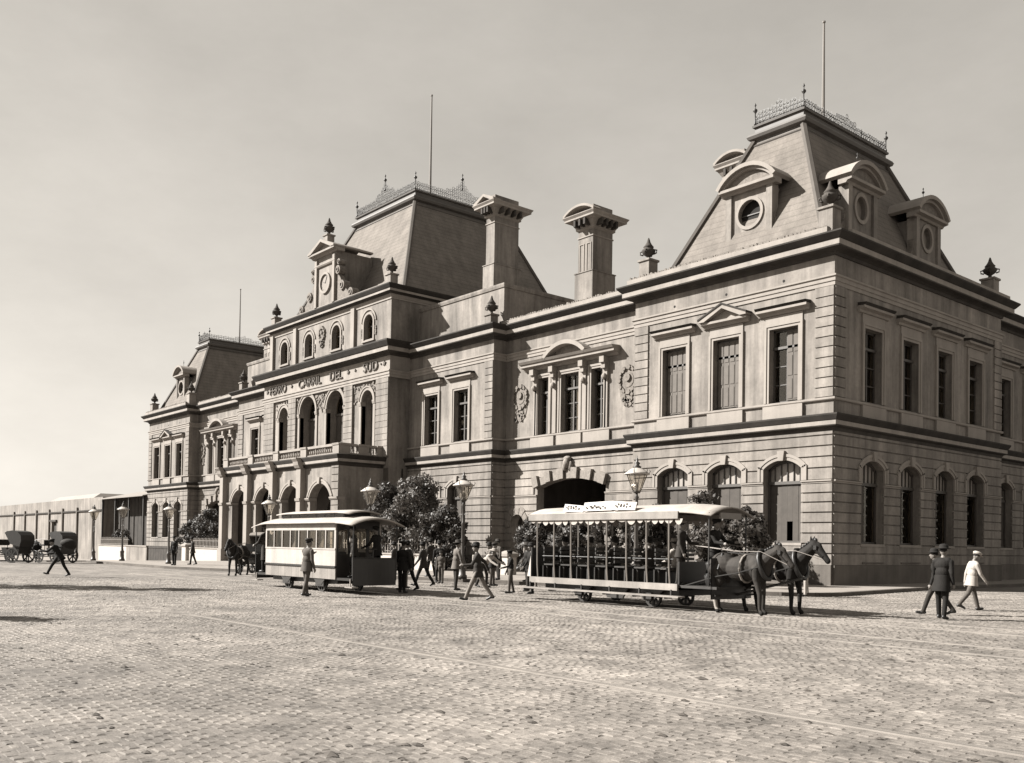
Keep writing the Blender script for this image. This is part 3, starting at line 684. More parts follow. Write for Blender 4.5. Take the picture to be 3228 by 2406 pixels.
for o in AR:
    r, cz = o.circ(); mb = MB(F); mb.arc(o.c, cz, r - .01, r + .2, 0, math.pi, -.02, .10, 18); mb.arc(o.c, cz, r + .2, r + .30, 0, math.pi, -.02, .15, 18)
    arc_o = mb.obj('arcade_archivolt', 'trim', cw)
    mb = MB(F); h = o.w / 2
    for sg in (-1, 1): a0, a1 = sorted((o.c + sg * (h - .02), o.c + sg * (h + .32))); mb.run([(-.3, 11.72), (.12, 11.72), (.16, 11.9), (.16, 12.0), (-.3, 12.02)], a0, a1); mb.box(min(a0, a1) + .04, max(a0, a1) - .02, -.3, .09, 7.9, 11.72)
    mb.obj('arcade_impost', 'trim', cw)
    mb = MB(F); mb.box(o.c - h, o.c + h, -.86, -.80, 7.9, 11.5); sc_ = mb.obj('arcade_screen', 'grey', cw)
    mb = MB(F)
    for i in range(1, 4): a = o.c - h + o.w * i / 4; mb.box(a - .04, a + .04, -.80, -.76, 7.9, 11.5)
    mb.box(o.c - h, o.c + h, -.80, -.72, 11.5, 11.68); mb.box(o.c - h, o.c + h, -.80, -.75, 9.4, 9.5); mb.obj('screen_frame', 'grey', sc_)
    mb = MB(F); mb.box(o.c - h, o.c + h, -.84, -.82, 11.68, o.z1); mb.obj('pane', 'pane', sc_)
    mb = MB(F); mb.box(o.c - h - .3, o.c + h + .3, -2.6, -2.5, 7.5, 13.5); mb.obj('inner_shade_sheet', 'dark', cw)
# carved spandrels
for (a, b) in ((-50.9, -48.7), (-47.1, -39.75), (-38.2, -35.2)):
    mb = MB(F); random.seed(3)
    for i in range(int((b - a) * 34)):
        x = random.uniform(a, b); z = random.uniform(11.9, 13.3)
        if any(abs(x - o.c) < (o.w / 2 + .34) and (z < o.circ()[1] or math.hypot(x - o.c, z - o.circ()[1]) < o.circ()[0] + .34) for o in AR): continue
        mb.arc(x, z, 0, random.uniform(.05, .11), 0, 2 * math.pi, 0, random.uniform(.04, .09), 5)
    mb.obj('carved_spandrel', 'relief', cw)
P_ARC = [(0, 13.40), (.18, 13.40), (.18, 13.56), (.22, 13.58), (.22, 13.74), (.28, 13.80), (.28, 13.90), (.1, 13.94), (.10, 14.86), (.14, 14.9), (.2, 15.02), (.36, 15.10), (.66, 15.16), (.66, 15.44), (.72, 15.46), (.92, 15.78), (.92, 15.88), (0, 16.0)]
mb = MB(); mb.ring(CX0, CX1, CY, 12, P_ARC[:10], close=False); ent = mb.obj('entablature', 'cornice', ST)
cornice3('main_cornice', P_ARC[9:], 3, 4, ring=(CX0, CX1, CY, 12))
FY = CY - .10
for t, a, b, z0, z1 in (('FERRO', -51.87, -48.95, 14.10, 14.76), ('CARRIL', -46.78, -43.09, 14.10, 14.76), ('DEL', -41.69, -39.85, 14.10, 14.76), ('SUD', -36.84, -34.91, 14.10, 14.76)): frieze_text(t, a, b, z0, z1, FY, ent)
for c, rr in ((-52.4, .2), (-48.0, .16), (-39.0, .18), (-38.0, .12), (-34.5, .07), (-34.05, .2)): star(front(FY), c, 14.43, rr, ent)
# upper storey
UW = [Op(c, 1.25, 16.53, 18.33, 17.72) for c in (-49.62, -45.42, -41.1, -36.43)]
mb = MB(F); wall_band(mb, -52.0 + .003, CX1 - .004, 15.9, 19.4, UW, -.5, 0); uw = mb.obj('attic_storey_wall', 'wall', ST)
mb = MB(); mb.box(CX1 - .5, CX1, CY + .002, 12, 15.9, 19.4); mb.obj('attic_side_wall', 'wall', ST)
mb = MB(); mb.box(-52.0, -51.5, CY + .5, 12, 15.9, 19.4); mb.obj('attic_side_wall', 'wall', ST)
mb = MB(); mb.box(CX1 - .4, CX1, CY + .003, 2, -.9, 15.9); mb.obj('central_side_wall', 'wall', ST)
mb = MB(); mb.box(CX0, CX0 + .4, CY + .9, 2, -.9, 15.9); mb.obj('central_side_wall', 'wall', ST)
for o in UW:
    r, cz = o.circ(); mb = MB(F); mb.arc(o.c, cz, r - .005, r + .16, 0, math.pi, -.02, .08, 14); mb.arc(o.c, cz, r + .3, r + .42, .1, math.pi - .1, -.02, .09, 14)
    for sg in (-1, 1): a0, a1 = sorted((o.c + sg * o.w / 2, o.c + sg * (o.w / 2 + .16))); mb.box(a0, a1, -.02, .08, 16.45, cz)
    mb.box(o.c - .85, o.c + .85, -.02, .12, 16.33, 16.45)
    w = mb.obj('arched_attic_window', 'trim', ST)
    mb = MB(F); mb.box(o.c - .63, o.c + .63, -.36, -.34, 16.45, 18.4); mb.obj('pane', 'pane', w)
    mb = MB(F); mb.box(o.c - .03, o.c + .03, -.34, -.30, 16.5, 18.3); mb.box(o.c - .6, o.c + .6, -.34, -.30, 17.5, 17.56); mb.obj('sash', 'timber', w)
    for sg in (-1, 1):
        mb = MB(F)
        for i in range(5): mb.arc(o.c + sg * (.95 + .03 * (i % 2)), 16.8 + .13 * i, 0, .09, 0, 2 * math.pi, 0, .07, 6)
        mb.obj('side_ornament', 'relief', w)
mb = MB(F); mb.box(-51.5, -34., -1.6, -1.5, 15.9, 19.3); mb.obj('inner_shade_sheet', 'dark', ST)
for c in (-51.75, -47.6, -38.5): mb = MB(F); mb.box(c - .25, c + .25, -.02, .2, 16.0, 19.1); mb.obj('attic_pilaster', 'trim', uw)
cartouche(F, -43.3, 17.75, .8, 1.5, uw)
mb = MB(); mb.ring(-52.0, CX1, CY, 12, [(0, 18.95), (.06, 18.95), (.06, 19.05), (.1, 19.1), (.1, 19.3)], close=False); mb.obj('attic_string', 'trim', ST)
cornice3('attic_cornice', [(.1, 19.3), (.16, 19.36), (.42, 19.42), (.42, 19.58), (.46, 19.6), (.6, 19.82), (.6, 19.9), (0, 20.0)], 2, 3, ring=(-52.0, CX1, CY, 12))
mb = MB(F); mb.box(-52, CX1, -.3, .1, 19.95, 20.2); mb.obj('blocking_course', 'cornice', ST)
urn(-33.75, CY + .15, 19.95, 20.75, .62, .85); urn(-51.6, CY + .15, 19.95, 20.75, .62, .85)
# clock aedicule
mb = MB(F); mb.box(-44.5, -41.4, -3.2, .0, 19.95, 24.2); cl = mb.obj('clock_gable', 'wall', ST)
mb = MB(F)
for a in (-44.5, -41.72): mb.box(a, a + .32, 0, .16, 20.2, 23.9)
mb.run([(0, 23.3), (.12, 23.32), (.18, 23.42), (.18, 23.5), (0, 23.52)], -44.55, -41.35); mb.obj('clock_pilaster', 'trim', cl)
mb = MB(F); mb.arc(-42.95, 21.95, .66, .84, 0, 2 * math.pi, 0, .14, 28); mb.obj('clock_rim', 'trim', cl)
mb = MB(F); mb.arc(-42.95, 21.95, 0, .66, 0, 2 * math.pi, 0, .03, 28); cf = mb.obj('clock_face', 'face', cl)
mb = MB(F); mb.prism([(-42.97, 21.95), (-42.93, 21.95), (-42.72, 22.42), (-42.76, 22.44)], .04, .06); mb.prism([(-42.97, 21.93), (-42.95, 21.97), (-43.28, 22.08), (-43.29, 22.05)], .04, .06)
for i in range(12): t = i * math.pi / 6; mb.arc(-42.95 + .57 * math.cos(t), 21.95 + .57 * math.sin(t), 0, .035, 0, 6.28, .03, .045, 5)
mb.obj('clock_hands', 'iron', cf)
mb = MB(F); mb.run([(-.5, 24.1), (.1, 24.1), (.2, 24.2), (.5, 24.24), (.5, 24.38), (-.5, 24.40)], -44.95, -40.95)
for sg in (-1, 1):
    c = -42.95; mb.prism([(c + sg * 2.05, 24.38), (c + sg * 2.05, 24.5), (c, 25.3), (c, 25.08), (c + sg * 1.6, 24.38)], -3, .55)
mb.prism([(-44.6, 24.38), (-41.3, 24.38), (-42.95, 25.1)], -.5, .12); mb.obj('clock_pediment', 'trim', cl)
urn(-42.95, CY + .2, 25.0, 25.75, .62, .95, parent=cl)
for sg, x0, x1 in ((-1, -44.5, -48.1), (1, -41.4, -38.0)):
    mb = MB(F); n = 14; P = [(x0, 20.0)]
    for i in range(n + 1): t = i / n; P.append((x0 + (x1 - x0) * t, 20.0 + .15 + 2.75 * (1 - t) ** 2.2))
    P.append((x1, 20.0)); mb.prism(P, -.45, -.05)
    for a, z, r in ((x0 + sg * .38, 22.6, .34), (x0 + sg * 1.0, 21.3, .38), (x0 + sg * 2.3, 20.5, .36), (x0 + sg * .5, 23.2, .22)): mb.arc(a, z, 0, r, 0, 2 * math.pi, -.5, .08, 12); mb.arc(a, z, r * .35, r * .6, 0, 2 * math.pi, .08, .14, 10)
    mb.obj('gable_scroll', 'relief', cl)
# great central roof
cb = (-52.0, -34.3, -.1, 15.9); ct = (-47.9, -39.05, 3.95, 13.2); czt = 28.75
cr = mansard(cb, 20.0, ct, czt, 1.1)
CT = [(ct[0], ct[2]), (ct[1], ct[2]), (ct[1], ct[3]), (ct[0], ct[3])]
for i in range(4):
    cresting(CT[i], CT[(i + 1) % 4], czt + .98, cr, .62, 1.3); finial(CT[i][0], CT[i][1], czt + .98, 1.4, cr)
    a, b = CT[i], CT[(i + 1) % 4]; finial((a[0] + b[0]) / 2, (a[1] + b[1]) / 2, czt + .98 + 1.05, 1.4, cr)
mb = MB(); mb.lathe([(.12, 0), (.11, 3), (.07, 10.2), (.10, 10.25), (.10, 10.35), (0, 10.4)], -42.9, 8.05, czt + .8, 8); mb.obj('flagpole', M['pole'], cr)
# ------------------------------------------------------------------ porch
PX0, PX1, PY = -53.2, -34.15, -5.2
F = front(PY); ops = [Op(c, 3.0, -.9, 5.83, 4.86) for c in (-49.86, -45.45, -41.03, -36.66)]
pw = ground_storey(F, PX0, PX1, ops, False, False)
for a, b in list(zip(JL[:-1], JL[1:])) + list(zip(JU[:-1], JU[1:])):
    for s0, s1 in ((PX0, -52.5), (-35.12, PX1)): mb = MB(F); mb.box(s0 + .003, s1 - .003, -.01, .05, a + G, b - G); mb.obj('quoin', 'stone', pw)
for o in ops:
    arch_trim(F, o, pw, .32)
e = PX0; mb = MB(F)
for o in ops: mb.run([(-.5, 4.64), (.1, 4.66), (.16, 4.76), (.16, 4.84), (-.5, 4.85)], e, o.c - 1.5 + .06); e = o.c + 1.5 - .06
mb.run([(-.5, 4.64), (.1, 4.66), (.16, 4.76), (.16, 4.84), (-.5, 4.85)], e, PX1 + .002); split_obj(mb, 'impost_band', 'trim', pw)
for s in (-53.0, -48.35, -43.95, -39.55):
    mb = MB(F); mb.box(s, s + .62, 0, .40, -.8, 7.02); mb.run([(.3, 4.6), (.46, 4.64), (.50, 4.84), (.3, 4.86)], s - .04, s + .66); mb.box(s - .08, s + .70, 0, .48, -.8, 1.05); mb.obj('porch_pilaster', 'trim', pw)
    mb = MB(F); mb.run([(.2, 7.0), (.5, 7.02), (.62, 7.22), (.68, 7.46), (.82, 7.66), (.82, 7.735), (.2, 7.76)], s - .06, s + .68); mb.obj('cornice_break', 'cornice', pw)
S_ = right(PX1); so_ = []
mb = MB(S_); wall_band(mb, PY + .004, CY, -.9, 7., so_, -.5, .001); mb.obj('porch_side_wall', 'wall', ST)
mb = MB(left(PX0)); wall_band(mb, PY + .004, CY, -.9, 7., so_, -.5, .001); mb.obj('porch_side_wall', 'wall', ST)
cornice3('porch_cornice', P_MID, 4, 5, ring=(PX0, PX1, PY, CY - .3)); pc = worldroot(ST)
mb = MB(); mb.box(PX0 + .3, PX1 - .3, PY + .3, CY, 6.9, 7.2); pc = mb.obj('balcony_floor', 'plinth', ST)
# balustrade
def balustrade(F, piers, par):
    for a, b in zip(piers[:-1], piers[1:]):
        mb = MB(F); mb.box(a, b, -.36, -.02, 8.36, 8.53); mb.obj('balustrade_rail', 'trim', par)
        mb = MB(F); mb.box(a, b, -.34, -.04, 7.76, 7.90); mb.obj('balustrade_base', 'trim', par)
        n = max(2, int((b - a - .5) / .26)); mb = MB(F)
        for i in range(n):
            s = a + .42 + (b - a - .84) * i / (n - 1); p = [(.06, 7.9), (.05, 7.96), (.09, 8.05), (.09, 8.12), (.045, 8.26), (.07, 8.36)]
            q = MB(); c = F(s, -.19, 0); q.lathe(p, c[0], c[1], 0, 6); b0 = len(mb.v); mb.v += q.v; mb.f += [tuple(b0 + i_ for i_ in f_) for f_ in q.f]
        mb.obj('baluster_row', 'trim', par, kind='stuff')
    for a in piers: mb = MB(F); mb.box(a - .42, a + .42, -.40, .04, 7.76, 8.40); mb.run([(-.44, 8.40), (.08, 8.40), (.10, 8.54), (-.46, 8.56)], a - .46, a + .46); mb.obj('balustrade_pier', 'trim', par)
balustrade(F, [-52.75, -48.05, -43.65, -39.25, -34.6], pc)
balustrade(right(PX1), [PY + .45, -3.3, CY - .1], pc)
# inside of the porch
mb = MB(); mb.box(PX0, PX1, PY, CY, -1, .14); mb.obj('porch_floor', 'plinth', ST)
for a, b, (gx0, gx1) in ((1, 1, (0, 0)),): pass
mb = MB(front(CY)); mb.box(CX0, CX1, -1.2, -1.1, 0, 7); mb.obj('inner_shade_sheet', 'dark', ST)
for nm, y in (('lobby', 6.),): pass

# rear wing continuing along the side street behind the right pavilion
S2 = right(-1.1); oy = [20.4, 24.0, 27.6, 31.2]; og = [Op(c, 2.05, 2.0, 5.86, 5.46) for c in oy]; ou = [Op(c, 1.55, 8.57, 11.97) for c in oy]
ground_storey(S2, 17.2, 60., og); upper_storey(S2, 17.2, 60., ou)
for o in og: arched_window(S2, o, 0)
for c in oy: upper_window(S2, c, 'flat', 0, z0=8.57, z1=11.97)
for nm, pr, mt in (('sill_band', P_SIL, 'trim'), ('string_course', P_STR, 'trim')): mb = MB(S2); mb.run(pr, 17.2, 60.); mb.obj(nm, mt, ST)
cornice3('storey_cornice', P_MID, 4, 5, F=S2, span=(17.2, 60.)); cornice3('main_cornice', P_TOP, 5, 6, F=S2, span=(17.2, 60.))
mb = MB(); mb.add([(-1.3, 17.2, 15.7), (-1.3, 60, 15.7), (-8, 60, 18.2), (-8, 17.2, 18.2)], [(0, 1, 2, 3)]); mb.obj('wing_roof', 'slate', ST)
mb = MB(right(-2.9)); mb.box(17.4, 58, -.1, 0, 0, 14.5); mb.obj('inner_shade_sheet', 'dark', ST)
# ================================================================== ground, pavement, paving setts
def gz(x, y=0): return -min(1.1, max(0., (-x - 48)) * .02)
M['dirt'] = mat('sandy_joints', .34, .26, .35, .3, 60, rough=.95, fine=.28)
M['pave'] = mat('pavement_flags', .34, .12, .5, .15, 20, rough=.9, fine=.1)
M['kerb'] = mat('granite_kerb', .15, .2, 2, .2, 40, rnd=.12)
M['litter'] = mat('dung_and_straw', .10, .4, 6, .2, 30)
M['rail'] = mat('worn_steel_rail', .75, .12, 2, .05, 30, rough=.3, metal=.7)
def sett_material(name='granite_setts', attr=True, base=.33):
    m = bpy.data.materials.new(name); m.use_nodes = True; n = m.node_tree; N = n.nodes; L = n.links; b = N['Principled BSDF']
    b.inputs['Roughness'].default_value = .8; b.inputs['Specular IOR Level'].default_value = .25
    g = N.new('ShaderNodeNewGeometry'); at = N.new('ShaderNodeAttribute'); at.attribute_name = 'tone'
    def noise(sc, det, lo, hi, a, c):
        t = N.new('ShaderNodeTexNoise'); t.inputs['Scale'].default_value = sc; t.inputs['Detail'].default_value = det; t.inputs['Roughness'].default_value = .65
        L.new(g.outputs['Position'], t.inputs['Vector']); r = N.new('ShaderNodeMapRange'); r.inputs[1].default_value = lo; r.inputs[2].default_value = hi; r.inputs[3].default_value = a; r.inputs[4].default_value = c
        L.new(t.outputs['Fac'], r.inputs[0]); return r.outputs[0]
    def mul(x, y):
        q = N.new('ShaderNodeMath'); q.operation = 'MULTIPLY'; L.new(x, q.inputs[0]); L.new(y, q.inputs[1]); return q.outputs[0]
    v = mul(mul(noise(.22, 6, .35, .68, .66, 1.16), noise(1.3, 6, .38, .62, .66, 1.14)), mul(noise(38, 4, .3, .7, .80, 1.15), at.outputs['Fac'] if attr else noise(5.5, 5, .35, .65, .66, 1.12)))
    mx = N.new('ShaderNodeMixRGB'); mx.blend_type = 'MULTIPLY'; mx.inputs[0].default_value = 1; mx.inputs[1].default_value = S(base); L.new(v, mx.inputs[2]); L.new(mx.outputs[0], b.inputs['Base Color'])
    t = N.new('ShaderNodeTexNoise'); t.inputs['Scale'].default_value = 55; t.inputs['Detail'].default_value = 4; L.new(g.outputs['Position'], t.inputs['Vector'])
    bp = N.new('ShaderNodeBump'); bp.inputs['Strength'].default_value = .35; bp.inputs['Distance'].default_value = .012; L.new(t.outputs['Fac'], bp.inputs['Height']); L.new(bp.outputs[0], b.inputs['Normal'])
    return m
M['sett'] = sett_material(); M['dirt'] = sett_material('sandy_joints', False, .345)
xs = [-900, -300, -160, -103, -90, -75, -60, -48, -20, 10, 60, 150, 400]; ys = [-400, -120, -60, -30, -10, 20, 100, 300, 900]
mb = MB(); pts = [(x, y, gz(x) - .0035) for y in ys for x in xs]; nx = len(xs)
mb.add(pts, [(j * nx + i, j * nx + i + 1, (j + 1) * nx + i + 1, (j + 1) * nx + i) for j in range(len(ys) - 1) for i in range(nx - 1)])
GROUND = mb.obj('plaza_ground', 'dirt', None, kind='structure')
KERB = [(-170, -17.8), (-33, -17.4), (-13, -12.5), (1.2, -9.0), (3.0, -8.3), (3.9, -7.3), (4.1, -6.2), (3.6, -2.5), (2.9, 2.5), (2.7, 8), (2.7, 160)]
RAILS = [-29.62, -22.05, -20.65, -17.65, -16.25]
def on_pavement(x, y):
    inside = False; P = KERB + [(-170, 160)]; n = len(P); j = n - 1
    for i in range(n):
        if (P[i][1] > y) != (P[j][1] > y) and x < (P[j][0] - P[i][0]) * (y - P[i][1]) / (P[j][1] - P[i][1]) + P[i][0]: inside = not inside
        j = i
    return inside
rng = np.random.default_rng(5)
SPX, SPY = .172, .112; V = []; Fc = []; T = []; near = []
row = 0; fx, fy = math.cos(yaw), math.sin(yaw)
for iy in range(int(-37.9 / SPY), int(6 / SPY)):
    y = iy * SPY; row += 1; off = (row % 2) * .5 * SPX + rng.uniform(-.03, .03); drift = .10 * math.sin(y * .9) + .05 * math.sin(y * 2.3) + rng.uniform(-.05, .05)
    if any(abs(y - r) < .10 for r in RAILS): continue
    x0, x1 = -26., 24.
    X = np.arange(x0, x1, SPX) + off + drift
    dx, dy = X - CAM[0], y - CAM[1]; dep = dx * fx + dy * fy; lat = dx * fy - dy * fx
    ok = (dep > 5.2) & (dep < 41) & (np.abs(lat) < dep * .56 + .4)
    for x, d in zip(X[ok], dep[ok]):
        if y > -19 and on_pavement(x, y): continue
        if x > 11 and y > -2: continue
        if rng.random() < .04 + .5 * max(0, math.sin(x * .63 + 1.7 * math.sin(y * .41)) * math.sin(y * .57 + 1.3 * math.sin(x * .37)) - .45): continue
        x += rng.normal(0, .012)
        near.append((d, x, y + .05 * math.sin(x * .8 + y * .35) + .025 * math.sin(x * 2.1)))
near.sort()
def sett(x, y, far):
    l = SPX * .5 * rng.uniform(.72, .97); w = SPY * .5 * rng.uniform(.76, .97); h = rng.normal(-.0015, .0025); tx, ty = rng.normal(0, .012, 2); a = rng.normal(0, .03); ca, sa = math.cos(a), math.sin(a)
    bev = .014; o = []
    for q, (ll, ww, zz) in enumerate(((l, w, -.009), (l - .026, w - .022, .0035))):
        for sx, sy in ((-1, -1), (1, -1), (1, 1), (-1, 1)):
            u, v = sx * ll + rng.normal(0, .004), sy * ww + rng.normal(0, .004); o.append((u * ca - v * sa, u * sa + v * ca, zz + h + (tx * u + ty * v if q else 0)))
    return o
SF = [(0, 1, 5, 4), (1, 2, 6, 5), (2, 3, 7, 6), (3, 0, 4, 7), (4, 5, 6, 7)]
svar = []
for k in range(10):
    mb = MB(); mb.add(sett(0, 0, 0), SF); me = mb.mesh('sett', 'sett'); at = me.attributes.new('tone', 'FLOAT', 'FACE'); tone = rng.uniform(.68, 1.12)
    at.data.foreach_set('value', [tone] * 5); svar.append(me)
for d, x, y in near[:300]:
    o = bpy.data.objects.new('sett', svar[rng.integers(10)]); COL.objects.link(o); o.parent = GROUND; o.location = (x, y, 0); o.rotation_euler[2] = math.pi * rng.integers(2)
for d, x, y in near[300:]:
    b = len(V); V += [(x + p[0], y + p[1], p[2]) for p in sett(x, y, d)]; Fc += [tuple(b + i for i in f) for f in SF]; T += [rng.choice((rng.uniform(.9, 1.1), rng.uniform(.66, 1.15)), p=(.6, .4))] * 5
me = bpy.data.meshes.new('setts'); me.from_pydata(V, [], Fc); me.materials.append(M['sett']); at = me.attributes.new('tone', 'FLOAT', 'FACE'); at.data.foreach_set('value', T)
o = bpy.data.objects.new('setts', me); COL.objects.link(o); o.parent = GROUND; o['kind'] = 'stuff'
for r in RAILS:
    mb = MB(); xa = -25 if r > -25 else 2.; mb.box(xa, 26, r - .055, r - .012, -.03, .012); mb.box(xa, 26, r + .024, r + .05, -.03, .012); mb.box(xa, 26, r - .012, r + .020, -.03, -.02); mb.obj('tram_rail', 'rail', GROUND)
mb = MB(); KP = [(-48, -17.4)] + [p for p in KERB if p[0] > -48]
mb.add([(x, y, .13) for x, y in KP] + [(-48, 160, .13)], [tuple(range(len(KP) + 1))])
for i in range(12):
    xa, xb = -48 - i * 10.2, -48 - (i + 1) * 10.2
    mb.add([(xb, -17.6, gz(xb) + .13), (xa, -17.5, gz(xa) + .13), (xa, 40, gz(xa) + .13), (xb, 40, gz(xb) + .13)], [(0, 1, 2, 3)])
PAV = mb.obj('pavement', 'pave', None, kind='structure')
for a, b in zip(KERB[:-1], KERB[1:]):
    L_ = math.hypot(b[0] - a[0], b[1] - a[1]); s = 0.; ang = math.atan2(b[1] - a[1], b[0] - a[0])
    while s < L_ - .05:
        l = min(1.1 if L_ > 3 else .6, L_ - s); mx_, my_ = a[0] + (b[0] - a[0]) * (s + l / 2) / L_, a[1] + (b[1] - a[1]) * (s + l / 2) / L_; s += l
        if mx_ < -62 or my_ > 30: continue
        mb = MB(); mb.box(-l / 2 + .006, l / 2 - .006, -.015, .26, -.2, .136); q = mb.obj('kerb_stone', 'kerb', PAV); q.location = (mx_, my_, gz(mx_)); q.rotation_euler[2] = ang
# ================================================================== railings, left-hand buildings
def fence(pts, label, ph=1.1, fh=1.9, palings=True):
    (xa, ya), (xb, yb) = pts; g = min(gz(xa), gz(xb)); ft = worldroot(top('railing', ((xa + xb) / 2, (ya + yb) / 2, gz((xa + xb) / 2)), label, 'railing'))
    L_ = math.hypot(xb - xa, yb - ya); ux, uy = (xb - xa) / L_, (yb - ya) / L_; F_ = lambda a, b, c: (xa + ux * a + uy * b, ya + uy * a - ux * b, c)
    mb = MB(F_); mb.box(0, L_, -.2, .2, g - .3, ph - .1); mb.obj('plinth_wall', 'white', ft)
    mb = MB(F_); mb.box(-.02, L_ + .02, -.26, .26, ph - .1, ph); mb.obj('coping', 'trim', ft)
    if palings:
        mb = MB(F_); mb.box(0, L_, -.02, .02, ph + .10, ph + .14); mb.obj('lower_rail', 'palegrey', ft)
        mb = MB(F_); mb.box(0, L_, -.02, .02, fh - .24, fh - .20); mb.obj('upper_rail', 'palegrey', ft)
        mb = MB(F_); n = int(L_ / .30)
        for i in range(n): a = (i + .5) * L_ / n; mb.box(a - .03, a + .03, -.03, .03, ph, fh - .06); mb.add([(a - .05, -.02, fh - .08), (a + .05, -.02, fh - .08), (a + .05, .02, fh - .08), (a - .05, .02, fh - .08), (a, 0, fh + .06)], [(0, 1, 4), (1, 2, 4), (2, 3, 4), (3, 0, 4)])
        mb.obj('palings', 'palegrey', ft, kind='stuff')
    return ft
M['palegrey'] = mat('pale_painted_iron', .30, .15, 3, .05, 20, rough=.6)
fence(((-34.0, -5.0), (-22.6, -5.0)), 'pale railing on white plinth right of the arcaded porch')
fence(((-60.4, -5.0), (-53.3, -5.0)), 'white wall with palings just left of the arcaded porch')
fence(((-86.0, -5.0), (-77.0, -5.0)), 'white wall with faint railing below the dark shed')
def pier(x, y, label, h=1.75, w=.5):
    t = worldroot(top('gate_pier', (x, y, gz(x)), label, 'gate pier', group='white gate piers'))
    mb = MB(); mb.box(x - w, x + w, y - w, y + w, gz(x) - .2, h - .2); mb.obj('shaft', 'white', t)
    mb = MB(); mb.ring(x - w, x + w, y - w, y + w, [(0, h - .25), (.08, h - .2), (.08, h - .05), (0, h), (-.2, h + .1)]); mb.obj('cap', 'trim', t)
pier(-15.6, -5.6, 'white gate pier at the rear end of the open tram', 1.3, .32)
pier(-60.9, -5.0, 'white gate pier beside the dark solid gate at the left', 1.35, .45)
gt = worldroot(top('solid_gate', (-66, -5, gz(-66)), 'dark solid boarded gate below the left end pavilion', 'gate'))
for i in range(14): mb = MB(); a = -70.9 + i * .68; mb.box(a, a + .66, -5.06, -4.96 - .02 * (i % 2), gz(a) - .1, 1.12); mb.obj('board', 'timber', gt)
mb = MB(); mb.box(-71, -61.3, -5.1, -5.06, .9, 1.0); mb.obj('gate_rail', 'timber', gt)
w2 = worldroot(top('boundary_wall', (-74, -5, gz(-74)), 'low grey boundary wall between dark gate and white wall', 'wall'))
mb = MB(); mb.box(-77., -71., -5.2, -4.8, -1.2, 1.0); mb.obj('wall_face', 'stone', w2)
mb = MB(); mb.box(-77., -71., -5.26, -4.74, 1.0, 1.12); mb.obj('coping', 'trim', w2)
# long low building
LB = worldroot(top('goods_building', (-126, 0, -1.1), 'long low pale building with pilaster strips at the far left', 'building'))
Fb = front(0.); mb = MB(Fb); ow = Op(-123.9, 2.6, 1.9, 4.1); wall_band(mb, -190, -102, -1.5, 7.05, [ow], -.5, 0); mb.obj('wall', 'wall', LB)
mb = MB(); mb.box(-102.5, -102.003, .003, 18, -1.5, 7.05); mb.obj('end_wall', 'wall', LB)
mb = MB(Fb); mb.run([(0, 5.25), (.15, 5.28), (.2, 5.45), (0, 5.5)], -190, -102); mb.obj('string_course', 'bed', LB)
for x in (-105.6, -112.5, -119.3, -126.2, -133.2, -140.1, -147): mb = MB(Fb); mb.box(x - .2, x + .2, 0, .22, -1.4, 5.9); mb.obj('pilaster', 'pil', LB)
mb = MB(Fb); mb.box(-125.2, -122.6, -.4, -.3, 1.9, 4.1); mb.obj('window_boarding', 'timber', LB)
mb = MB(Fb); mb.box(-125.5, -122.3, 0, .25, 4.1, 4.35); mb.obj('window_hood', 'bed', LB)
mb = MB(); mb.add([(-128, .3, 7.05), (-107, .3, 7.05), (-108, 1.5, 7.75), (-127.5, 1.5, 7.75), (-128, 8, 7.05), (-107, 8, 7.05), (-108, 6.5, 7.75), (-127.5, 6.5, 7.75)], [(0, 1, 2, 3), (3, 2, 6, 7), (7, 6, 5, 4), (0, 3, 7, 4), (1, 5, 6, 2)]); mb.obj('roof', 'tin', LB)
SH = worldroot(top('goods_shed', (-94, 3, -.9), 'shed with pale sheet roof beside the left pavilion, dark boards for its shade', 'shed'))
mb = MB(); mb.add([(-101.95, -.6, 6.75), (-85.95, -.6, 6.75), (-85.95, 5.5, 8.1), (-101.95, 5.5, 8.1), (-101.95, -.6, 6.65), (-85.95, -.6, 6.65), (-85.95, 5.5, 8.0), (-101.95, 5.5, 8.0)], [(0, 1, 2, 3), (4, 7, 6, 5), (0, 4, 5, 1), (1, 5, 6, 2), (3, 2, 6, 7), (0, 3, 7, 4)]); mb.obj('roof', 'tin', SH)
n = 26
for i in range(n): mb = MB(); a = -101.9 + i * 15.9 / n; mb.box(a, a + 15.9 / n - .02, 1.5 - .02 * (i % 2), 1.7, -1.2, 7.1); mb.obj('board', 'shed', SH)  # dark boards stand in for the shade inside the open front
for i in range(4): x = -101.3 + i * 4.9; mb = MB(); mb.box(x - .1, x + .1, -.3, -.1, -1.2, 6.7); mb.obj('post', 'iron', SH)
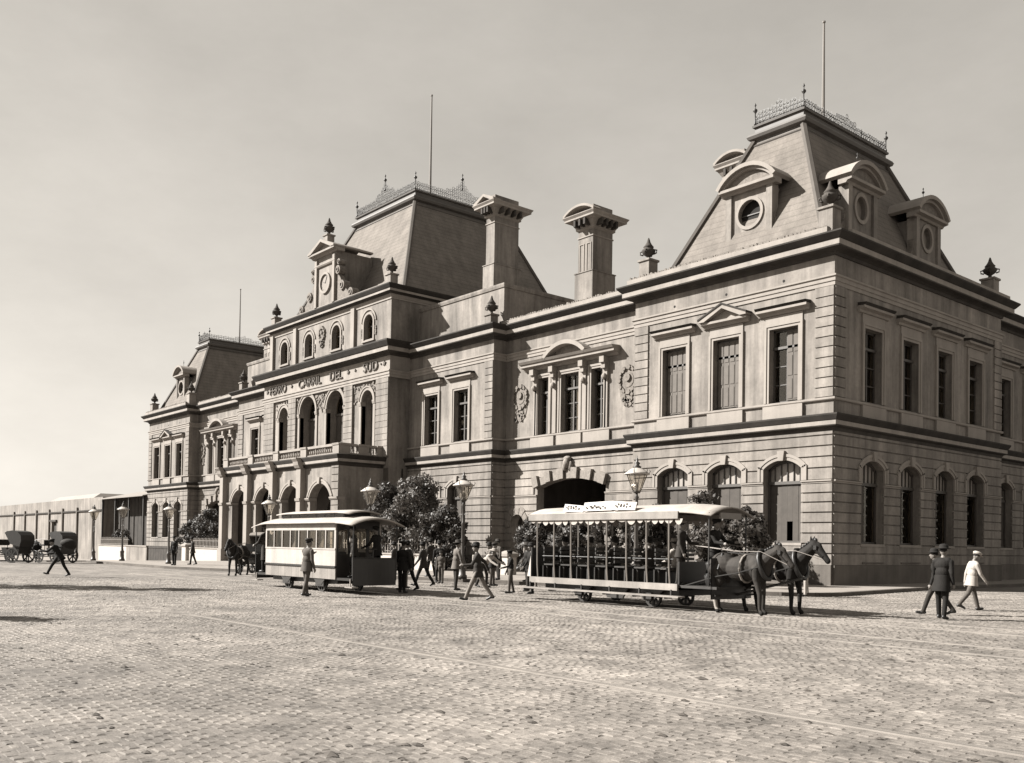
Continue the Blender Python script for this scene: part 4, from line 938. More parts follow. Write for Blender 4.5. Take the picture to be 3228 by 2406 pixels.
# ================================================================== street lamps
def lamp(x, y, h, label):
    k = h / 4.4; t = top('street_lamp', (x, y, gz(x) + (.13 if on_pavement(x, y) else 0)), label, 'street lamp', group='gas lamps along the kerb')
    mb = MB(); mb.lathe([(.20, 0), (.20, .14), (.15, .18), (.13, .6), (.17, .66), (.10, .78), (.075, 1.0), (.065, 2.2), (.085, 2.24), (.06, 2.3), (.05, 2.95), (.08, 3.0), (.04, 3.08), (.05, 3.2)], 0, 0, 0, 10, k); mb.obj('post', 'lamp', t, True)
    mb = MB(); mb.tube([(-.3 * k, 0, 2.62 * k), (.3 * k, 0, 2.62 * k)], .016 * k, 5); mb.obj('ladder_bar', 'lamp', t)
    zb, zt, rb, rt = 3.2 * k, 3.78 * k, .13 * k, .36 * k; n = 6; mb = MB(); B = []; T_ = []
    for i in range(n): a = i * math.pi / 3; B.append((rb * math.cos(a), rb * math.sin(a), zb)); T_.append((rt * math.cos(a), rt * math.sin(a), zt))
    for i in range(n): mb.tube([B[i], T_[i]], .014 * k, 4); mb.tube([T_[i], T_[(i + 1) % n]], .02 * k, 4); mb.tube([B[i], B[(i + 1) % n]], .016 * k, 4)
    mb.lathe([(.10, 3.14), (.14, 3.2), (.0, 3.22)], 0, 0, 0, 8, k); fr = mb.obj('lantern_frame', 'lamp', t)
    for i in range(n): mb = MB(); j = (i + 1) % n; mb.quad(B[i], B[j], T_[j], T_[i]); mb.obj('lantern_pane', 'lampglass', fr)
    mb = MB(); mb.lathe([(.06, 3.22), (.04, 3.3), (.03, 3.5), (0, 3.52)], 0, 0, 0, 6, k); mb.obj('burner', 'lamp', fr)
    mb = MB(); mb.lathe([(.44, 3.77), (.45, 3.80), (.36, 3.86), (.22, 3.96), (.12, 4.0)], 0, 0, 0, 12, k); mb.obj('reflector_cap', 'white', t, True)
    mb = MB(); mb.lathe([(.12, 3.99), (.15, 4.04), (.07, 4.1), (.11, 4.16), (.04, 4.22), (.05, 4.28), (.015, 4.34), (0, 4.44)], 0, 0, 0, 8, k)
    for i in range(n): a = i * math.pi / 3; mb.tube([(.42 * k * math.cos(a), .42 * k * math.sin(a), 3.8 * k), (.47 * k * math.cos(a), .47 * k * math.sin(a), 3.9 * k), (.44 * k * math.cos(a), .44 * k * math.sin(a), 3.95 * k)], .014 * k, 4)
    mb.obj('finial', 'lamp', t, True)
M['lamp'] = mat('lamp_paint', .09, .2, 4, .05, 20, rough=.5)
M['lampglass'] = glassmat('lantern_glass', gloss=.18)
for x, y, h, lb in ((-2.9, -9.6, 5.2, 'gas lamp rising above the roof of the open tram'), (-11.3, -11.9, 4.9, 'tall gas lamp with white cap beside the leafy tree'), (-16.8, -13.4, 4.72, 'gas lamp with white cap above the closed tram front'),
                    (-24.6, -14.9, 4.15, 'gas lamp in front of the porch arches by the tram roof'), (-38.8, -15.0, 4.1, 'gas lamp standing before the left end pavilion'), (-47.6, -15.1, 4.3, 'thin gas lamp in front of the dark shed'), (-50.9, -16.1, 4.2, 'gas lamp on thick dark post before the low pale building')): lamp(x, y, h, lb)
# ================================================================== trees
def leafmat(name, v):
    m = mat(name, v, .4, 5., 0, 1, rough=.6); n = m.node_tree; b = [q for q in n.nodes if q.type == 'BSDF_PRINCIPLED'][0]
    out = [q for q in n.nodes if q.type == 'OUTPUT_MATERIAL'][0]; tr = n.nodes.new('ShaderNodeBsdfTranslucent'); tr.inputs[0].default_value = S(v * 1.2); mx = n.nodes.new('ShaderNodeMixShader'); mx.inputs[0].default_value = .25
    n.links.new(b.outputs[0], mx.inputs[1]); n.links.new(tr.outputs[0], mx.inputs[2]); n.links.new(mx.outputs[0], out.inputs[0]); return m
M['leaf'] = leafmat('foliage', .12); M['leaf2'] = leafmat('dark_foliage', .075); M['bark'] = mat('bark', .07, .3, 5, .5, 20)
def tree(x, y, h, rx, ry, z0, label, name='tree', n=5200, mt='leaf', seed=1, leaf=.10, cat='tree', group=None, trunk=.09):
    r_ = np.random.default_rng(seed); g = gz(x) + .1; t = worldroot(top(name, (x, y, g), label, cat, group=group)); mb = MB()
    H = h - g; tips = []
    mb.tube([(x, y, g - .3), (x + .05, y, g + H * .25), (x - .04, y + .05, g + H * .5), (x, y, g + H * .8)], [trunk, trunk * .8, trunk * .55, trunk * .2], 7)
    K = 34
    for i in range(K):
        a = i * 2.4 + r_.uniform(-.4, .4); fz = z0 + (h - z0) * (i + .5) / K; rr = math.sin(math.pi * min(.97, max(.12, (fz - z0) / (h - z0) * .86 + .12))) ** .7
        e = np.array([x + rx * .84 * rr * math.cos(a) * r_.uniform(.55, 1.1), y + ry * .84 * rr * math.sin(a) * r_.uniform(.55, 1.1), fz + r_.uniform(-.1, .25)])
        st = (x, y, max(g + .3, fz - .7 * (h - z0) * .35)); mid = ((st[0] + e[0]) / 2, (st[1] + e[1]) / 2, (st[2] + e[2]) / 2 + .12); mb.tube([st, mid, tuple(e)], [trunk * .35, trunk * .22, trunk * .08], 5); tips.append(e)
    tips.append(np.array([x, y, h - .35])); mb.obj('trunk', 'bark', t)
    tips = np.array(tips); idx = r_.integers(0, len(tips), n); cr = min(rx, ry) * .34 * r_.uniform(.5, 1.35, len(tips))
    d = r_.normal(0, 1, (n, 3)); d /= np.linalg.norm(d, axis=1)[:, None]; rad = cr[idx] * r_.uniform(.25, 1.08, n) ** .6; P = tips[idx] + d * rad[:, None] * np.array([1, 1, .82])
    P[:, 2] = np.maximum(P[:, 2], g + .25)
    A = r_.normal(0, 1, (n, 3)); A /= np.linalg.norm(A, axis=1)[:, None]; B = np.cross(A, d + .01); B /= np.linalg.norm(B, axis=1)[:, None] + 1e-9
    l = leaf * r_.uniform(.6, 1.4, n)[:, None]; w = l * .55
    vv = np.stack([P - A * l, P + B * w, P + A * l, P - B * w], 1).reshape(-1, 3); me = bpy.data.meshes.new('crown'); me.from_pydata(vv.tolist(), [], [(4 * i, 4 * i + 1, 4 * i + 2, 4 * i + 3) for i in range(n)])
    me.materials.append(M[mt]); o = bpy.data.objects.new('crown', me); COL.objects.link(o); attach(o, t); return t
tree(-29.8, -3.9, 5.3, 2.3, 1.8, .4, 'bushy dark tree against the shaded porch side', seed=2, n=9500, mt='leaf2')
tree(-26.4, -4.1, 5.7, 2.5, 1.8, .3, 'tall bushy tree covering the left arched window right of the porch', seed=3, n=11500)
tree(-23.6, -3.8, 3.7, 1.6, 1.4, .3, 'shorter bush beside the lamp right of the porch', seed=4, n=7500, mt='leaf2')
tree(-15.6, -3.6, 3.1, 1.3, 1.2, .3, 'dark shrub seen through the rear of the open tram', 'shrub', seed=5, n=8000, mt='leaf2', cat='shrub')
tree(-12.6, -3.5, 3.3, 1.5, 1.2, .3, 'dark shrub seen between the rear posts of the open tram', 'shrub', seed=6, n=9000, mt='leaf2', cat='shrub')
tree(-10.0, -3.4, 3.3, 1.5, 1.2, .3, 'dense shrub behind the middle of the open tram', 'shrub', seed=7, n=9000, cat='shrub')
tree(-7.4, -3.5, 3.3, 1.4, 1.2, .3, 'dense shrub behind the front benches of the open tram', 'shrub', seed=8, n=9000, mt='leaf2', cat='shrub')
tree(-4.6, -3.4, 4.15, 1.0, .9, 1.6, 'tall thin sapling above the tram roof by the right pavilion', seed=9, n=1500, trunk=.05)
tree(-3.6, -3.6, 3.2, 1.3, 1.1, .3, 'leafy shrub behind the driver of the open tram', 'shrub', seed=10, n=9500, cat='shrub')
tree(-1.7, -3.7, 3.15, 1.15, 1.0, .3, 'rounded shrub left of the last window by the corner', 'shrub', seed=11, n=8500, cat='shrub')
tree(-64.6, -1.6, 4.4, 2.0, 1.6, .3, 'dark tree in front of the left carriage arch', seed=12, n=6000, mt='leaf2')
tree(-69.0, -1.4, 3.6, 2.2, 1.5, .3, 'dark low tree in the shade of the left pavilion', seed=13, n=6000, mt='leaf2')
tree(-85.0, -3.2, 2.6, 2.6, 1.2, .2, 'dark shrub at the foot of the left end pavilion', 'shrub', seed=14, n=9000, mt='leaf2', cat='shrub')
tree(-17.5, -34.6, 9.6, 1.6, 1.6, 1.8, 'plaza tree outside the left edge casting a long shadow', seed=15, n=9000, trunk=.2)
tree(-3.6, -38.2, 5.6, .9, .9, 1.4, 'small plaza tree outside the lower left edge', seed=16, n=5000, trunk=.12)

rl = np.random.default_rng(21); mb = MB()
for i in range(420):
    d = rl.uniform(7, 34); la = rl.uniform(-.52, .52) * d; x = CAM[0] + fx * d + fy * la; y = CAM[1] + fy * d - fx * la
    if on_pavement(x, y) or (y > -24 and y < -15 and x < 11): continue
    s = rl.uniform(.015, .045) * (1.6 if rl.random() < .12 else 1); a = rl.uniform(0, 6.28)
    mb.add([(x + s * 1.8 * math.cos(a + k * 1.257) * rl.uniform(.6, 1.2), y + s * math.sin(a + k * 1.257) * rl.uniform(.6, 1.2), .004) for k in range(5)] + [(x, y, .004 + s * .45)], [(k, (k + 1) % 5, 5) for k in range(5)])
mb.obj('street_litter', 'litter', GROUND, kind='stuff')
# ================================================================== trams
M['tramw'] = mat('tram_white_panel', .60, .10, 1.2, .06, 30, rough=.6, stain=.30, fine=.08)
M['tramg'] = mat('tram_pale_rocker', .38, .18, 2, .05, 30, rough=.6, stain=.4, fine=.1)
M['tramd'] = mat('tram_dark_paint', .022, .2, 2, .05, 20, rough=.45)
M['tramm'] = mat('tram_varnish', .045, .2, 3, .05, 20, rough=.45)
M['canvas'] = mat('roof_canvas', .50, .14, 1.4, .15, 12, rough=.9, fine=.12, stain=.2)
M['fringe'] = mat('canvas_valance', .55, .08, 3, .1, 30)
M['rod'] = mat('pale_post', .26, .1, 4, .05, 30, rough=.5)
M['bench'] = mat('bench_slats', .035, .3, 4, .1, 20, rough=.6)
M['tglass'] = glassmat('tram_glass', gloss=.06)
def wheel(mb, x, y, r, w=.08, n=16):
    for k in range(n):
        a0, a1 = 2 * math.pi * k / n, 2 * math.pi * (k + 1) / n
        for (ra, rb) in ((r * .80, r), (0, r * .2)):
            P = [(x + ra * math.cos(a0), r + ra * math.sin(a0)), (x + rb * math.cos(a0), r + rb * math.sin(a0)), (x + rb * math.cos(a1), r + rb * math.sin(a1)), (x + ra * math.cos(a1), r + ra * math.sin(a1))]
            mb.add([(p, y - w / 2, q) for p, q in P] + [(p, y + w / 2, q) for p, q in P], [(0, 1, 2, 3), (7, 6, 5, 4), (1, 5, 6, 2), (0, 3, 7, 4)])
    for k in range(8):
        a = math.pi * k / 4; c, s_ = math.cos(a), math.sin(a); t = .028; P = [(x + r * .15 * c - t * s_, r + r * .15 * s_ + t * c), (x + r * .82 * c - t * s_, r + r * .82 * s_ + t * c), (x + r * .82 * c + t * s_, r + r * .82 * s_ - t * c), (x + r * .15 * c + t * s_, r + r * .15 * s_ - t * c)]
        mb.add([(p, y - .03, q) for p, q in P] + [(p, y + .03, q) for p, q in P], [(0, 1, 2, 3), (7, 6, 5, 4), (0, 4, 5, 1), (2, 6, 7, 3)])
def roof_shell(mb, x0, x1, y0, y1, ze, zr, nx=12, ny=8, drop0=.0, drop1=.0, th=.04):
    P = []
    for i in range(nx + 1):
        t = i / nx; x = x0 + (x1 - x0) * t; dz = -drop0 * max(0, 1 - t / .18) ** 2 - drop1 * max(0, (t - .80) / .20) ** 2
        for j in range(ny + 1): s_ = j / ny * 2 - 1; P.append((x, (y0 + y1) / 2 + s_ * (y1 - y0) / 2, ze + (zr - ze) * (1 - s_ * s_) + dz))
    n = len(P); w = ny + 1; top_ = [(i * w + j, (i + 1) * w + j, (i + 1) * w + j + 1, i * w + j + 1) for i in range(nx) for j in range(ny)]
    bot = [tuple(n + q for q in f[::-1]) for f in top_]; rim = []
    for i in range(nx): rim += [(i * w, n + i * w, n + (i + 1) * w, (i + 1) * w), (i * w + ny, (i + 1) * w + ny, n + (i + 1) * w + ny, n + i * w + ny)]
    for j in range(ny): rim += [(j, j + 1, n + j + 1, n + j), (nx * w + j, n + nx * w + j, n + nx * w + j + 1, nx * w + j + 1)]
    mb.add(P + [(a, b, c - th) for a, b, c in P], top_ + bot + rim)
# --- closed tram
TA = worldroot(top('closed_tram', (-7.15, -21.35, 0), 'white closed horse tram with clerestory roof and row of windows', 'tram'))
ya, yb = -22.22, -20.48; xa, xb = -9.72, -4.64
for y0, nm in ((ya, 'n'), (yb, 'f')):
    o = 1 if y0 == ya else -1; Ft = front(y0) if o == 1 else (lambda a, b, c, y0=y0: (a, y0 + b, c))
    mb = MB(Ft); mb.box(xa, xb, -.05, 0, .90, 1.43); mb.obj('side_panel', 'tramw', TA)
    mb = MB(Ft)
    for i in range(10): mb.box(xa + i * .508 + .004, xa + (i + 1) * .508 - .004, -.05, -.012, .46, .84)
    split_obj(mb, 'rocker_panel', 'tramg', TA)
    mb = MB(Ft); mb.box(xa - .02, xb + .02, -.05, .03, .84, .90); mb.obj('belt_rail', 'tramd', TA)
    mb = MB(Ft); mb.box(xa, xb, -.05, .015, 1.43, 1.48); mb.obj('window_sill_rail', 'tramw', TA)
    mb = MB(Ft); mb.box(xa, xb, -.05, 0.005, 2.08, 2.31); mb.obj('letterboard', 'tramw', TA)
    for i in range(9): x = xa + .03 + i * (xb - xa - .06) / 8; mb = MB(Ft); wd = .05 if i in (0, 8) else .025; mb.box(x - wd, x + wd, -.05, .002, 1.48, 2.08); mb.obj('window_post', 'tramw', TA)
    for i in range(8): mb = MB(Ft); w_ = (xb - xa - .06) / 8; mb.box(xa + .05 + i * w_, xa + .01 + (i + 1) * w_, -.03, -.025, 1.48, 2.08); mb.obj('window_pane', 'tglass', TA)
mb = MB(); mb.box(xa - .85, xb + .95, ya + .05, yb - .05, .44, .52); mb.obj('floor', 'tramd', TA)
for x in (xa, xb - .06):
    mb = MB(right(x)); wall_band(mb, ya + .05, yb - .05, .5, 2.4, [Op((ya + yb) / 2, .62, .52, 2.15), Op((ya + yb) / 2 - .58, .34, 1.3, 2.1), Op((ya + yb) / 2 + .58, .34, 1.3, 2.1)], 0, .06); mb.obj('bulkhead', 'tramm', TA)
for y in (ya + .1, yb - .5): mb = MB(); mb.box(xa + .1, xb - .1, y, y + .4, .9, .95); mb.box(xa + .1, xb - .1, y + (.0 if y < -21.5 else .36), y + (.04 if y < -21.5 else .4), .95, 1.35); mb.obj('bench', 'bench', TA)
mb = MB(); roof_shell(mb, xa - .95, xb + 1.25, ya - .14, yb + .14, 2.34, 2.58, 20, 8, .14, .10); rf = mb.obj('roof', 'canvas', TA, True)
mb = MB(); mb.box(xa + .55, xb - .1, -21.85, -20.85, 2.45, 2.68); mb.obj('clerestory', 'tramd', rf)
mb = MB(); roof_shell(mb, xa + .35, xb + .45, -22.0, -20.7, 2.69, 2.79, 12, 6, .03, .06, .035); mb.obj('clerestory_roof', 'canvas', rf, True)
for i in range(7): x = xa + .75 + i * .62; mb = MB(); mb.box(x, x + .46, -21.862, -21.85, 2.50, 2.64); mb.obj('clerestory_pane', 'tglass', rf)
for sx, x in ((1, xb + 1.05), (-1, xa - .92)):
    mb = MB(); n = 10; P = []
    for i in range(n + 1): t = -1 + 2 * i / n; P.append((x + sx * .14 * (1 - t * t), -21.35 + t * .82))
    for (p, q) in zip(P[:-1], P[1:]): mb.add([(p[0], p[1], .30), (q[0], q[1], .30), (q[0], q[1], 1.16), (p[0], p[1], 1.16), (p[0] - sx * .03, p[1], .30), (q[0] - sx * .03, q[1], .30), (q[0] - sx * .03, q[1], 1.16), (p[0] - sx * .03, p[1], 1.16)], [(0, 1, 2, 3), (7, 6, 5, 4), (3, 2, 6, 7), (0, 4, 5, 1)])
    mb.obj('dash_panel', 'tramd', TA)
    mb = MB(); mb.tube([(p[0], p[1], 1.18) for p in P], .022, 5); mb.tube([P[0] + (.45,), P[0] + (2.3,)], .02, 5); mb.tube([P[-1] + (.45,), P[-1] + (2.3,)], .02, 5); mb.obj('dash_rail', 'tramd', TA)
    mb = MB(); mb.tube([(x - sx * .12, -21.35, .5), (x - sx * .12, -21.35, 1.45)], .025, 6); mb.tube([(x - sx * .12, -21.5, 1.47), (x - sx * .12, -21.2, 1.47)], .018, 5); mb.obj('brake_column', 'iron', TA)
    mb = MB(); mb.box(x - .35 if sx > 0 else x - .1, x + .1 if sx > 0 else x + .35, ya - .04, ya + .2, .22, .26); mb.box(x - sx * .12 - .02, x - sx * .12 + .02, ya + .02, ya + .05, .26, .5); mb.obj('step', 'tramg', TA)
for x in (-8.15, -5.75):
    for y in (-22.05, -20.65): mb = MB(); wheel(mb, x, y, .30); mb.obj('wheel', 'iron', TA)
    mb = MB(); mb.box(x - .28, x + .28, -22.17, -22.12, .20, .46); mb.prism([(x - .4, .46), (x - .12, .24), (x + .12, .24), (x + .4, .46)], -22.18, -22.14); mb.tube([(x, -22.1, .3), (x, -20.6, .3)], .04, 6); mb.obj('axle_box', 'iron', TA)
mb = MB(); mb.box(xa + .2, xb - .2, -22.0, -20.7, .30, .44); mb.obj('underframe', 'iron', TA)
# --- open tram
TB = worldroot(top('open_tram', (3.4, -17.1, 0), 'open-sided horse tram with light awning roof and cross benches', 'tram'))
ya, yb = -18.0, -16.2; xa, xb = .25, 6.25
for y0 in (ya, yb):
    mb = MB(); mb.box(xa, xb, y0 - .03, y0 + .03, .52, .70); mb.obj('side_sill', 'tramg', TB)
    mb = MB(); o = -1 if y0 == ya else 1; mb.box(-.1, 6.55, min(y0 + o * .06, y0 + o * .34), max(y0 + o * .06, y0 + o * .34), .345, .385); fb = mb.obj('footboard', 'tramg', TB)
    for i in range(6): x = .3 + i * 1.15; mb = MB(); mb.box(x - .02, x + .02, min(y0, y0 + o * .3), max(y0, y0 + o * .3), .30, .345); mb.box(x - .02, x + .02, min(y0, y0 + o * .05), max(y0, y0 + o * .05), .34, .54); mb.obj('footboard_bracket', 'iron', fb)
    PX = [.62, 1.39, 2.14, 2.89, 3.64, 4.41, 5.17, 5.98]
    for x in PX: mb = MB(); mb.tube([(x, y0, .68), (x - .04, y0, 1.1), (x - .05, y0, 1.7), (x - .06, y0, 2.46)], .026, 6); mb.obj('post', 'rod', TB)
    mb = MB(); mb.box(xa - .05, xb + .02, y0 - .06, y0 - .02, 2.46, 2.66) if y0 == ya else mb.box(xa - .05, xb + .02, y0 + .02, y0 + .06, 2.46, 2.66); mb.obj('roof_fascia', 'tramg', TB)
    mb = MB(); x = xa; random.seed(4)
    while x < xb - .1:
        w_ = random.uniform(.2, .42); d_ = random.uniform(.07, .16); P = [(x, 2.46), (x + w_, 2.46)] + [(x + w_ * (1 - t), 2.455 - d_ * math.sin(math.pi * t) ** .6) for t in (.1, .3, .5, .7, .9)]
        mb.prism(P, y0 - .01, y0 + .005); x += w_ + random.choice((0, .0, .05))
    split_obj(mb, 'valance_scallop', 'fringe', TB)
mb = MB(); mb.box(xa, 7.5, ya + .05, yb - .05, .60, .67); mb.obj('floor', 'bench', TB)
mb = MB(); roof_shell(mb, xa - .10, 7.35, ya - .03, yb + .03, 2.655, 2.90, 24, 8, .02, .12, .03); rf = mb.obj('roof', 'canvas', TB, True)
for i, x in enumerate([(a + b) / 2 for a, b in zip(PX[:-1], PX[1:])]):
    b_ = MB(); b_.box(x - .2, x + .2, ya + .08, yb - .08, 1.08, 1.12); b_.box(x - .17, x - .12, ya + .15, ya + .2, .67, 1.08); b_.box(x + .12, x + .17, ya + .15, ya + .2, .67, 1.08); b_.box(x - .17, x - .12, yb - .2, yb - .15, .67, 1.08)
    bn = b_.obj('bench', 'bench', TB)
    for z in (1.2, 1.32, 1.44, 1.56): mb = MB(); mb.box(x - .20 - .02 * (z - 1.2), x - .17, ya + .06, yb - .06, z, z + .08); mb.obj('backrest_slat', 'bench', bn)
    mb = MB(); mb.tube([(x - .2, ya + .02, 1.36), (x + .5, ya + .02, 1.36)], .014, 5); mb.obj('arm_rail', 'tramd', bn)
    mb = MB(); mb.box(x - .24, x - .2, ya + .06, yb - .06, .68, 1.06); mb.obj('bench_riser', 'tramd', bn)
mb = MB(); mb.box(xa - .03, xa + .03, ya + .04, yb - .04, .6, 1.62); mb.obj('rear_bulkhead', 'tramd', TB)
mb = MB(); mb.add([(xa - .26, ya + .1, .7), (xa, ya + .02, .7), (xa, ya + .02, 1.38), (xa - .06, ya + .1, 1.38)], [(0, 1, 2, 3)]); mb.obj('rear_apron', 'tramw', TB)
mb = MB(); mb.box(xb - .05, xb, ya + .06, yb - .06, .67, 1.3); mb.obj('front_bulkhead', 'tramd', TB)
mb = MB(); n = 10; P = []
for i in range(n + 1): t = -1 + 2 * i / n; P.append((7.35 + .12 * (1 - t * t), -17.1 + t * .86))
for (p, q) in zip(P[:-1], P[1:]): mb.add([(p[0], p[1], .34), (q[0], q[1], .34), (q[0], q[1], 1.42), (p[0], p[1], 1.42), (p[0] - .03, p[1], .34), (q[0] - .03, q[1], .34), (q[0] - .03, q[1], 1.42), (p[0] - .03, p[1], 1.42)], [(0, 1, 2, 3), (7, 6, 5, 4), (3, 2, 6, 7), (0, 4, 5, 1)])
dp = mb.obj('dash_panel', 'tramd', TB)
def plate_text(txt, h, mt, place, parent, name):
    cu = bpy.data.curves.new('t', 'FONT'); cu.body = txt; cu.size = 1.; cu.extrude = .004
    to = bpy.data.objects.new('t', cu); COL.objects.link(to); dg = bpy.context.evaluated_depsgraph_get(); me = bpy.data.meshes.new_from_object(to.evaluated_get(dg)); bpy.data.objects.remove(to)
    for v in me.vertices: v.co = place(v.co.x * h, v.co.y * h, v.co.z)
    me.materials.clear(); me.materials.append(M[mt]); o = bpy.data.objects.new(name, me); COL.objects.link(o); attach(o, parent)
plate_text('191', .26, 'rod', lambda a, b, c: (7.475 + c, -17.45 + a, 1.0 + b), dp, 'fleet_number')
mb = MB(); mb.tube([(7.2, -17.9, .67), (7.2, -17.9, 2.62)], .022, 5); mb.obj('front_post', 'tramd', TB); mb = MB(); mb.tube([(7.2, -16.3, .67), (7.2, -16.3, 2.62)], .022, 5); mb.obj('front_post', 'tramd', TB)
mb = MB(); mb.tube([(7.15, -17.1, .67), (7.15, -17.1, 1.6)], .03, 6); mb.tube([(7.15, -17.28, 1.62), (7.15, -16.95, 1.62)], .02, 5); mb.obj('brake_column', 'iron', TB)
mb = MB(); mb.box(7.30, 7.34, -17.6, -16.7, 2.46, 2.62); mb.obj('destination_board', 'rod', TB)
for x in (2.35, 5.1):
    for y in (-17.65, -16.25): mb = MB(); wheel(mb, x, y, .30); mb.obj('wheel', 'iron', TB)
    mb = MB(); mb.prism([(x - .55, .52), (x - .16, .20), (x + .16, .20), (x + .55, .52)], -17.86, -17.80); mb.box(x - .14, x + .14, -17.92, -17.8, .20, .42); mb.tube([(x, -17.8, .3), (x, -16.1, .3)], .04, 6); mb.obj('axle_guard', 'iron', TB)
mb = MB(); mb.box(xa + .4, xb - .2, -17.7, -16.3, .36, .52); mb.obj('underframe', 'iron', TB)
mb = MB(); mb.prism([(3.3, .5), (3.5, .2), (4.1, .2), (4.3, .5)], -17.86, -17.8); mb.obj('brake_gear', 'iron', TB)
random.seed(9)
for a0, a1, z0, z1, tl in ((1.75, 2.55, 2.72, 2.96, -.07), (2.6, 3.75, 2.72, 2.98, .03), (3.8, 4.65, 2.74, 3.0, -.05)):
    mb = MB(); mb.add([(a0, -18.02, z0), (a1, -17.98, z0 + tl * .4), (a1, -17.9, z1 + tl), (a0, -17.94, z1), (a0, -17.98, z0), (a1, -17.94, z0 + tl * .4), (a1, -17.86, z1 + tl), (a0, -17.9, z1)], [(0, 1, 2, 3), (7, 6, 5, 4), (0, 4, 5, 1), (1, 5, 6, 2), (2, 6, 7, 3), (3, 7, 4, 0)]); sg = mb.obj('roof_board', 'tramw', rf)
    mb = MB()
    for i in range(5): x = a0 + .12 + (a1 - a0 - .3) * i / 5; z = z0 + .08 + random.uniform(0, .05); mb.box(x, x + random.uniform(.04, .09), -18.03, -18.0, z, z + random.uniform(.03, .07))
    mb.obj('faded_mark', 'shutter', sg)
# ================================================================== continuous bodies by voxel union
def union_mesh(parts, voxel, mats, name):
    mb = MB(); prim = []
    for lab, kind, *a in parts:
        if kind == 't':
            P, rs = a; mb.tube(P, rs, 10)
            for p, r in zip(P, rs): mb.sphere(p, r, r, r, 10, 6)
            for k in range(len(P) - 1): prim.append((lab, np.array(P[k]), np.array(P[k + 1]), rs[k], rs[k + 1], 1))
        else:
            c, rx, ry, rz = a; mb.sphere(c, rx, ry, rz, 14, 9); m_ = min(rx, ry, rz); prim.append((lab, np.array(c), np.array(c), m_, m_, np.array([rx, ry, rz])))
    me = bpy.data.meshes.new('tmp'); me.from_pydata(mb.v, [], mb.f); ob = bpy.data.objects.new('tmp', me); COL.objects.link(ob)
    rm = ob.modifiers.new('r', 'REMESH'); rm.mode = 'VOXEL'; rm.voxel_size = voxel; rm.use_smooth_shade = True
    sm = ob.modifiers.new('s', 'SMOOTH'); sm.factor = .5; sm.iterations = 2
    dg = bpy.context.evaluated_depsgraph_get(); out = bpy.data.meshes.new_from_object(ob.evaluated_get(dg)); bpy.data.objects.remove(ob); bpy.data.meshes.remove(me)
    n = len(out.polygons); C = np.empty(n * 3); out.polygons.foreach_get('center', C); C = C.reshape(-1, 3); best = np.full(n, 1e9); idx = np.zeros(n, int); labs = list(mats.keys())
    for lab, a, b, ra, rb, e in prim:
        if isinstance(e, np.ndarray): d = (np.linalg.norm((C - a) / e, axis=1) - 1) * min(e)
        else:
            ab = b - a; L2 = max(ab @ ab, 1e-9); t = np.clip((C - a) @ ab / L2, 0, 1); d = np.linalg.norm(C - a - t[:, None] * ab, axis=1) - (ra + (rb - ra) * t)
        q = d < best; best[q] = d[q]; idx[q] = labs.index(lab)
    out.materials.clear()
    for l in labs: out.materials.append(M[mats[l]])
    out.polygons.foreach_set('material_index', idx.astype(np.int32)); out.polygons.foreach_set('use_smooth', [True] * n); out.name = name; return out
M['bay'] = mat('bay_coat', .045, .4, 3.5, .25, 60, rough=.8, fine=.15); M['brown'] = mat('brown_coat', .022, .4, 3.5, .25, 60, rough=.8, fine=.15); M['hoof'] = mat('hoof', .02); M['mane'] = mat('mane_hair', .015, .3, 8, .3, 60, rough=.6)
M['leather'] = mat('harness_leather', .02, .3, 4, .1, 40, rough=.45); M['brass'] = mat('pale_harness', .34, .2, 4, .1, 30, rough=.5); M['sock'] = mat('white_stocking', .4, .1, 3, .1, 40)
